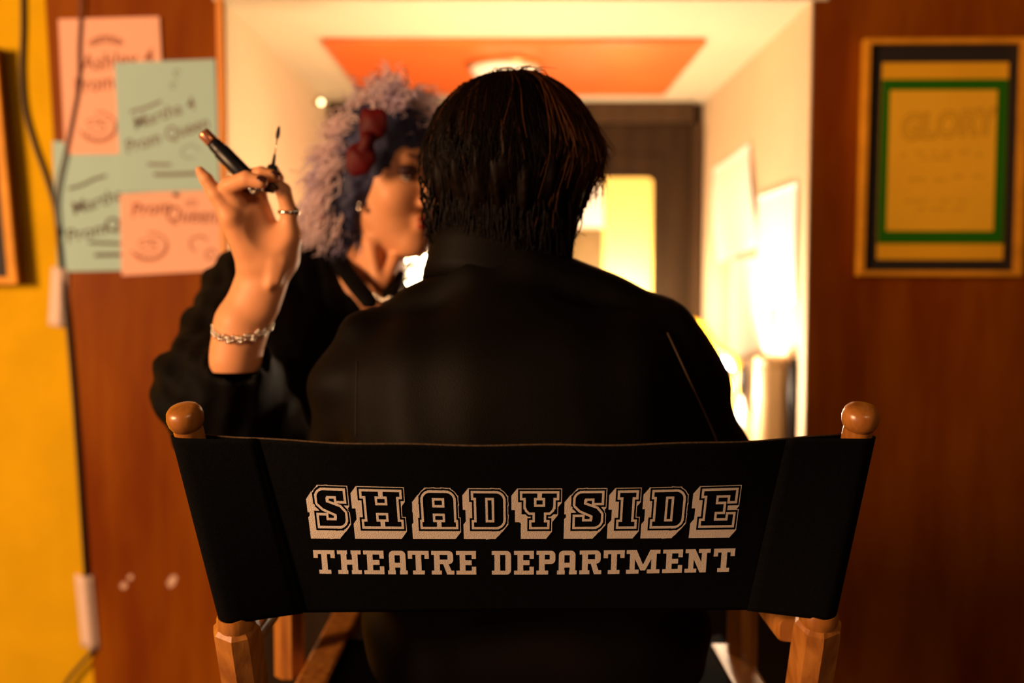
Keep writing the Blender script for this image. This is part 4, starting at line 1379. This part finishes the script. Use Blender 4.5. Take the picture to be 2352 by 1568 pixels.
# blouse
Fd = Field((-.62, 1.02, .60), (.10, 1.80, 1.42), .0065)
Fd.cone(W(600, 710, 1.46), W(850, 790, 1.52), .085, .095, .04)          # shoulders and chest
Fd.cone(W(690, 640, 1.50), W(800, 645, 1.53), .055, .05, .05)
Fd.cone(W(760, 800, 1.52), W(830, 1150, 1.60), .13, .12, .06)
Fd.cone(W(690, 860, 1.50), W(800, 1160, 1.60), .12, .10, .06)
Fd.cone((-.17, 1.62, .92), (-.14, 1.64, .80), .11, .12, .06)
Fd.cone(W(930, 790, 1.54), W(990, 850, 1.58), .06, .06, .03)            # far shoulder
Fd.cone(W(1000, 870, 1.58), W(1080, 1000, 1.56), .055, .05, .04)
# raised arm: upper arm, puffed elbow, cuff
Fd.cone(W(590, 690, 1.43), W(545, 800, 1.32), .068, .072, .05)
Fd.cone(W(545, 800, 1.32), W(455, 880, 1.20), .068, .044, .04)
Fd.cone(W(455, 870, 1.20), W(480, 960, 1.20), .042, .050, .04)
Fd.cone(W(470, 905, 1.19), W(550, 836, 1.135), .046, .036, .03)
Fd.cone(W(560, 900, 1.20), W(600, 1000, 1.24), .05, .06, .05)
X, Y, Z = Fd.X, Fd.Y, Fd.Z
pl = .0030 * np.sin(X * 210 + 6 * np.sin(Z * 14)) * np.exp(-((X + .25) / .16) ** 2) + .0035 * np.sin((X * .7 + Z) * 130) * np.exp(-((X + .42) / .10) ** 2)
Fd.F = Fd.F + pl.astype(np.float32)
# V neck and cuff opening
Fd.cone(W(850, 540, 1.40), W(872, 672, 1.37), .048, .016, .006, True)
Fd.cone(W(862, 540, 1.46), W(868, 640, 1.44), .050, .032, .010, True)
Fd.cone(W(544, 812, 1.124), W(590, 700, 1.11), .033, .036, .003, True)
blouse = Fd.mesh('blouse', M_BLOUSE, wom)
# collar flaps either side of the V
for pts in (((770, 552, 1.50), (780, 600, 1.43), (818, 655, 1.38), (860, 704, 1.365)), ((912, 622, 1.47), (908, 646, 1.43), (898, 672, 1.39), (884, 700, 1.37))):
    g = Geo(); sec = [(math.cos(t) * .35, math.sin(t)) for t in [2 * math.pi * i / 12 for i in range(12)]]
    g.tube(smooth_path([W(*p) for p in pts], 5), [.008] + [.0125] * 14 + [.004], section=sec, up=(0, -1, .3)); g.build('collar', M_BLOUSE, wom, True)
# skirt / trousers
Fd = Field((-.34, 1.45, .03), (.06, 1.85, .92), .009)
Fd.cone((-.16, 1.64, .80), (-.15, 1.66, .70), .12, .125, .05)
for x in (-.215, -.085):
    Fd.cone((x, 1.65, .72), (x, 1.64, .42), .075, .055, .03); Fd.cone((x, 1.64, .42), (x, 1.67, .06), .052, .038, .02)
Fd.mesh('trousers', M_TROUSER, wom)
for x in (-.215, -.085):
    g = Geo()
    g.tube([(x, 1.715, .045), (x, 1.69, .045), (x, 1.62, .042), (x, 1.53, .034), (x, 1.48, .028), (x, 1.465, .026)], [.020, .040, .040, .036, .028, .010], section=[(math.cos(t) * (.95), math.sin(t)) for t in [2 * math.pi * i / 16 for i in range(16)]], up=(0, 0, 1))
    g.build('shoe', M_SHOE, wom, True)

# raised hand, one surface with the forearm
hz = .0016
a0 = W(430, 830, 1.04); a1 = W(720, 375, 1.16)
Fd = Field((a0.x, 1.035, a0.z - .02), (a1.x, 1.165, a1.z), hz)
def H(px, py, Y): return W(px, py, Y)
nrm = (.25, 1, 0)
Fd.cone(H(540, 822, 1.127), H(555, 745, 1.122), .0300, .0285, 0)
Fd.cone(H(555, 745, 1.122), H(604, 640, 1.118), .0285, .0262, .012, squash=(nrm, .80))
Fd.cone(H(590, 690, 1.118), H(612, 590, 1.114), .0262, .0270, .012, squash=(nrm, .72))
# palm: four metacarpals fanned, then heel and thenar
MC = {'pinky': (530, 500, 1.085), 'ring': (546, 468, 1.092), 'middle': (566, 452, 1.104), 'index': (590, 452, 1.114)}
for k_, st_ in (('pinky', (578, 600, 1.108)), ('ring', (594, 596, 1.110)), ('middle', (612, 592, 1.113)), ('index', (626, 590, 1.116))):
    Fd.cone(H(*st_), H(*MC[k_]), .0165, .0112, .012)
Fd.cone(H(590, 560, 1.108), H(585, 500, 1.103), .019, .014, .012)
Fd.cone(H(655, 592, 1.114), H(664, 545, 1.108), .0150, .0125, .014)      # thenar
Fd.cone(H(632, 600, 1.112), H(640, 560, 1.108), .018, .016, .014)
# thumb
Fd.cone(H(664, 545, 1.108), H(664, 488, 1.104), .0115, .0088, .008)
Fd.cone(H(664, 488, 1.104), H(651, 438, 1.098), .0088, .0082, .004)
Fd.cone(H(651, 438, 1.098), H(634, 420, 1.094), .0080, .0066, .003)
# pinky stretched up and out
Fd.cone(H(*MC['pinky']), H(497, 448, 1.082), .0106, .0086, .006)
Fd.cone(H(497, 448, 1.082), H(474, 412, 1.080), .0086, .0072, .003)
Fd.cone(H(474, 412, 1.080), H(459, 393, 1.079), .0070, .0052, .002)
# ring finger curled towards the lens
Fd.cone(H(*MC['ring']), H(527, 427, 1.080), .0105, .0098, .005)
Fd.cone(H(527, 427, 1.080), H(566, 411, 1.066), .0096, .0086, .003)
Fd.cone(H(566, 411, 1.066), H(600, 418, 1.064), .0084, .0072, .002)
# middle finger behind it
Fd.cone(H(*MC['middle']), H(564, 408, 1.098), .0100, .0090, .005)
Fd.cone(H(564, 408, 1.098), H(600, 399, 1.088), .0088, .0080, .002)
Fd.cone(H(600, 399, 1.088), H(628, 405, 1.086), .0078, .0066, .002)
# index
Fd.cone(H(*MC['index']), H(592, 408, 1.116), .0095, .0086, .004)
Fd.cone(H(592, 408, 1.116), H(628, 397, 1.110), .0084, .0074, .002)
Fd.cone(H(628, 397, 1.110), H(640, 410, 1.104), .0072, .0062, .002)
# hollow of the palm, tendons at the wrist
Fd.ell(H(616, 520, 1.082), (.020, .012, .026), .008, True)
Fd.cone(H(620, 655, 1.0945), H(630, 605, 1.0945), .003, .0025, .009); Fd.cone(H(638, 645, 1.097), H(650, 603, 1.0965), .003, .0025, .009)
hand = Fd.mesh('hand', M_SKIN, wom)
# nails
for a, b, up_ in (((596, 428, 1.056), (603, 430, 1.0565), None), ((631, 440, 1.086), (630, 448, 1.087), None), ((548, 462, 1.078), (544, 468, 1.078), None)):
    pass
def nail(c, along, nrm_, parent, w=.0042, l=.006):
    c = Vector(c); al = Vector(along).normalized(); nn = Vector(nrm_).normalized(); nn = (nn - al * nn.dot(al)).normalized(); si = al.cross(nn)
    g = Geo(); g.ball((0, 0, 0), 1, 12, rad3=(w, l, .0012))
    g.v = [tuple(c + si * q[0] + al * q[1] + nn * q[2]) for q in g.v]
    return g.build('fingernail', M_NAIL, parent, True)
nail(H(601, 410, 1.057), H(600, 418, 1.064) - H(580, 411, 1.066), (.0, -.8, .6), hand)
nail(H(634, 398, 1.080), (1, 0, -.3), (.2, -.6, .8), hand)
nail(H(629, 428, 1.088), H(634, 420, 1.094) - H(651, 438, 1.098), (-.3, -.8, -.4), hand, .0045, .0062)
# thumb ring
g = Geo()
rc = H(663, 487, 1.104); axd = (H(664, 470, 1.103) - H(664, 510, 1.105)).normalized()
u_ = axd.orthogonal().normalized(); w_ = axd.cross(u_)
g.tube([rc + (u_ * math.cos(t) + w_ * math.sin(t)) * .0098 for t in [2 * math.pi * i / 28 for i in range(29)]], .0024, 8, cap=False)
g.ball(rc + Vector((.0085, -.0045, 0)), .0048, 12)
g.build('thumb_ring', M_SILVER, hand, True)
g = Geo()
rc = H(606, 431, 1.080)
for i in range(9):
    g.ball(rc + Vector((.0016 * i - .012, -.012 + .0006 * i, -.004 * math.sin(i * .8) - .002)), .0017, 8)
g.build('finger_ring', M_SILVER, hand, True)
# bracelet of small links
g = Geo()
bc = W(557, 742, 1.120)
for i in range(46):
    a = 2 * math.pi * i / 46
    for k_ in range(2):
        rr_ = .0315 + .0015 * math.sin(i * 2.1 + k_)
        p = bc + Vector((rr_ * math.cos(a), rr_ * .98 * math.sin(a), .009 * math.cos(a) * .1 + .0135 * math.sin(a) - .003 + (.0022 if k_ else -.0022) + .0012 * math.sin(i * 1.9)))
        g.ball(p, .0021 if (i + k_) % 3 else .0028, 8)
br = g.build('bracelet', M_SILVER, wom, True); br['label'] = 'chunky silver link bracelet'
# necklace and earring
g = Geo()
for t in range(9):
    g.ball(W(862 + 5 * t * .8, 676 + 9 * math.sin(t / 8 * math.pi) + t, 1.350), .0034, 8)
g.build('necklace', M_SILVER, wom, True)
g = Geo(); ec = W(826, 480, 1.405); g.ball(ec, .0045, 10); g.ball(ec + Vector((0, 0, .008)), .0026, 8); g.build('earring', M_SILVER, wom, True)

# hair volume and curls
Fd = Field((wc.x - .22, 1.36, CZ - .02), (wc.x + .20, 1.72, wc.z + .16), .005)
def B(px, py, Y, r, k_=.03): 
    p = W(px, py, Y); Fd.ell(p, (r, r, r), k_)
B(900, 335, 1.53, .070, 0); B(860, 400, 1.545, .062); B(822, 455, 1.53, .042); B(800, 505, 1.51, .032)
B(945, 325, 1.530, .050); B(790, 445, 1.435, .028); B(800, 480, 1.44, .024)
B(985, 470, 1.60, .050)
# shell round the skull, open at the face
RL = [[rx_[i], fxv[i], uz[i]] for i in range(3)]
Fd.ell(T(0, -.006, .022), (.077, .085, .084), .02, False, RL)
Fd.ell(T(.004, .140, -.040), (.080, .098, .088), .010, True, RL)
Fd.ell(T(0, .07, -.14), (.06, .055, .06), .012, True, RL)
# hairline sweeping beside the face
Fd.cone(W(850, 350, 1.425), W(818, 430, 1.420), .022, .018, .015); Fd.cone(W(818, 430, 1.420), W(806, 520, 1.435), .018, .012, .015)
X, Y, Z = Fd.X, Fd.Y, Fd.Z
Fd.F = Fd.F + (.0030 * np.sin(X * 260 + 4 * np.sin(Z * 60)) * np.sin(Z * 190 + Y * 150)).astype(np.float32)
bh = Fd.mesh('hair', M_BHAIRB, wom)
g = Geo()
def curl(p0, ln, rad_, turns, dirv, r0, mi=0):
    d = Vector(dirv).normalized(); u1 = d.orthogonal().normalized(); u2 = d.cross(u1)
    n = int(10 + turns * 6); ph = rnd.uniform(0, 6.28); pts = []
    for i in range(n):
        t = i / (n - 1)
        rr_ = rad_ * (.4 + .6 * t)
        c = Vector(p0) + d * ln * t + Vector((0, 0, -.25 * ln * t * t))
        pts.append(c + (u1 * math.cos(ph + turns * 6.28 * t) + u2 * math.sin(ph + turns * 6.28 * t)) * rr_)
    g.tube(pts, [r0 * (1 - .6 * (i / (n - 1)) ** 2) for i in range(n)], section=tri, mi=mi, cap=False)
zones = [  # px, py, Y, spread px, n, direction, length, share of pale strands
    (900, 250, 1.50, 42, 170, (-.1, -.1, .5), .035, .75), (940, 255, 1.50, 30, 110, (.5, -.1, .3), .035, .9), (860, 265, 1.47, 24, 60, (-.6, -.2, .5), .035, .85),
    (815, 300, 1.44, 20, 90, (-.7, -.2, .2), .035, 1.0), (800, 335, 1.43, 18, 90, (-.7, -.1, -.3), .045, 1.0), (900, 245, 1.43, 36, 80, (0, -.1, .5), .03, 1.0),
    (785, 375, 1.43, 22, 150, (-.6, -.1, -.5), .05, 1.0), (768, 430, 1.43, 24, 170, (-.5, -.1, -.8), .055, .95), (755, 490, 1.47, 28, 170, (-.6, 0, -.7), .05, .85), (718, 525, 1.49, 16, 90, (-.4, 0, -.7), .03, .9),
    (812, 430, 1.46, 26, 120, (-.2, -.2, -.9), .06, .35), (805, 500, 1.46, 24, 110, (-.1, -.1, -.9), .05, .25), (840, 340, 1.45, 24, 60, (-.5, -.3, -.4), .05, .3),
    (915, 300, 1.45, 30, 80, (.3, -.2, -.2), .04, .25), (770, 530, 1.49, 24, 60, (0, 0, -.9), .03, .2),
    (965, 600, 1.58, 26, 14, (.1, 0, -.9), .05, .8), (935, 595, 1.58, 14, 10, (-.1, 0, -.9), .035, .7), (1010, 560, 1.55, 20, 24, (.4, 0, -.8), .05, .95), (1025, 520, 1.55, 14, 40, (.5, 0, -.3), .03, .9)]
for px, py, Y_, sp, n_, d_, ln, pale in zones:
    for i in range(int(n_ * 2.0)):
        p = W(px + rnd.gauss(0, sp * .6), py + rnd.gauss(0, sp * .6), Y_ + rnd.uniform(-.02, .03))
        dv = Vector(d_) + Vector((rnd.uniform(-.35, .35), rnd.uniform(-.35, .35), rnd.uniform(-.35, .35)))
        curl(p, ln * rnd.uniform(.6, 1.3), rnd.uniform(.003, .008), rnd.uniform(.8, 2.2), dv, rnd.uniform(.0008, .0017), 0 if rnd.random() < pale else 1)
g.build('curls', None, bh, True, mats=[M_BHAIR, M_BHAIRB])
# bow
BO = -.040
Fd = Field(tuple(W(780, 415, 1.32)), tuple(W(905, 230, 1.43)), .0025)
def BR(c, n_, l, w_, t_):
    pass
Fd.cone(W(843, 328, 1.365), W(858, 282, 1.365), .007, .019, 0, squash=((0, 1, 0), .45))
Fd.cone(W(858, 282, 1.365), W(838, 262, 1.370), .019, .006, .008, squash=((0, 1, 0), .45))
Fd.cone(W(843, 328, 1.365), W(828, 362, 1.360), .009, .020, .004, squash=((0, 1, 0), .45))
Fd.cone(W(828, 362, 1.360), W(820, 388, 1.360), .016, .009, .008, squash=((0, 1, 0), .45))
Fd.cone(W(846, 318, 1.358), W(838, 336, 1.358), .0095, .0095, .002)
X, Y, Z = Fd.X, Fd.Y, Fd.Z
Fd.F = Fd.F + (.0006 * np.sin(X * 260 + Z * 160)).astype(np.float32)
bw = Fd.mesh('hair_bow', M_BOW, bh); bw['label'] = 'dark red satin bow'

# things held in the raised hand
ta = W(466, 304, 1.082); tb = W(562, 402, 1.088); td = (tb - ta)
rt = empty('mascara_tube', tb, 'black cosmetic tube with a coppery end held between the curled fingers', 'tube')
L0 = td.length; td.normalize()
g = Geo(); g.lathe(ta, td, [(.014, .0066), (.018, .0076), (.026, .0080), (.027, .0091), (L0, .0093), (L0 + .022, .0088)], 24); g.build('body', M_BLACKPL, rt, True)
g = Geo(); g.lathe(ta, td, [(0, .0060), (.0015, .0068), (.013, .0070), (.0139, .0066)], 24); g.build('coppery_end', M_COPPER, rt, True)
wa = W(626, 388, 1.098); wb = W(641, 289, 1.094)
rt = empty('mascara_wand', wa, 'thin mascara wand with a dark brush tip pinched upright in the fingers', 'brush')
wd_ = (wb - wa); WL = wd_.length; wd_.normalize()
g = Geo(); g.lathe(wa - wd_ * .026, wd_, [(0, .0058), (.020, .0060), (.0255, .0062), (.029, .0058), (.031, .0035)], 20); g.build('cap', M_BLACKPL, rt, True)
g = Geo(); g.lathe(wa + wd_ * .005, wd_, [(0, .0022), (.010, .0016), (.0115, .0009)], 12); g.build('collar', M_BLACKPL, rt, True)
g = Geo(); g.lathe(wa + wd_ * .0165, wd_, [(0, .0007), (WL - .030, .0007)], 10); g.build('stem', mat('bright_stem', (.75, .6, .45), .25, metal=.8), rt, True)
g = Geo()
b0 = wa + wd_ * (WL - .0145)
g.lathe(b0, wd_, [(0, .0006), (.002, .0018), (.008, .0021), (.013, .0014), (.0145, .0004)], 10)
u_ = wd_.orthogonal().normalized(); w2 = wd_.cross(u_)
for i in range(150):
    t = i / 150; a = i * 2.4
    c = b0 + wd_ * (.0145 * t); r_ = .0026 * math.sin(math.pi * min(1, t + .12)) + .0003
    g.tube([c, c + (u_ * math.cos(a) + w2 * math.sin(a)) * r_], .00012, section=tri)
g.build('brush_tip', M_BLACKPL, rt)

# =================================================================== LIGHT OF THE ROOM AND AN ADDED FILL
def area(name, loc, target, size, watt, colr):
    l = bpy.data.lights.new(name, 'AREA'); l.shape = 'DISK'; l.size = size; l.energy = watt; l.color = colr
    o = bpy.data.objects.new(name, l); COL.objects.link(o); o.location = loc
    o.rotation_euler = (Vector(target) - Vector(loc)).to_track_quat('-Z', 'Y').to_euler()
    return o
area('room_lamp', (-2.25, -.4, CZ + .36), (-.2, 2.0, CZ - .1), .8, 116, (1.0, .56, .27))
area('cool_light', (-1.6, -1.1, CZ - .35), (-.6, 2.0, CZ - .5), .5, 2, (.45, .55, 1.0))  # weak cool light from low behind left, no particular source
area('lettering_fill', (1.0, -1.3, 2.5), (.0, 1.0, 1.0), .5, 12, (1.0, .58, .28))  # added fill without a fixture, lifts the right end of the lettering
w = bpy.data.worlds.new('world'); sc.world = w; w.use_nodes = True
w.node_tree.nodes['Background'].inputs['Color'].default_value = (1, .6, .35, 1)
w.node_tree.nodes['Background'].inputs['Strength'].default_value = .012
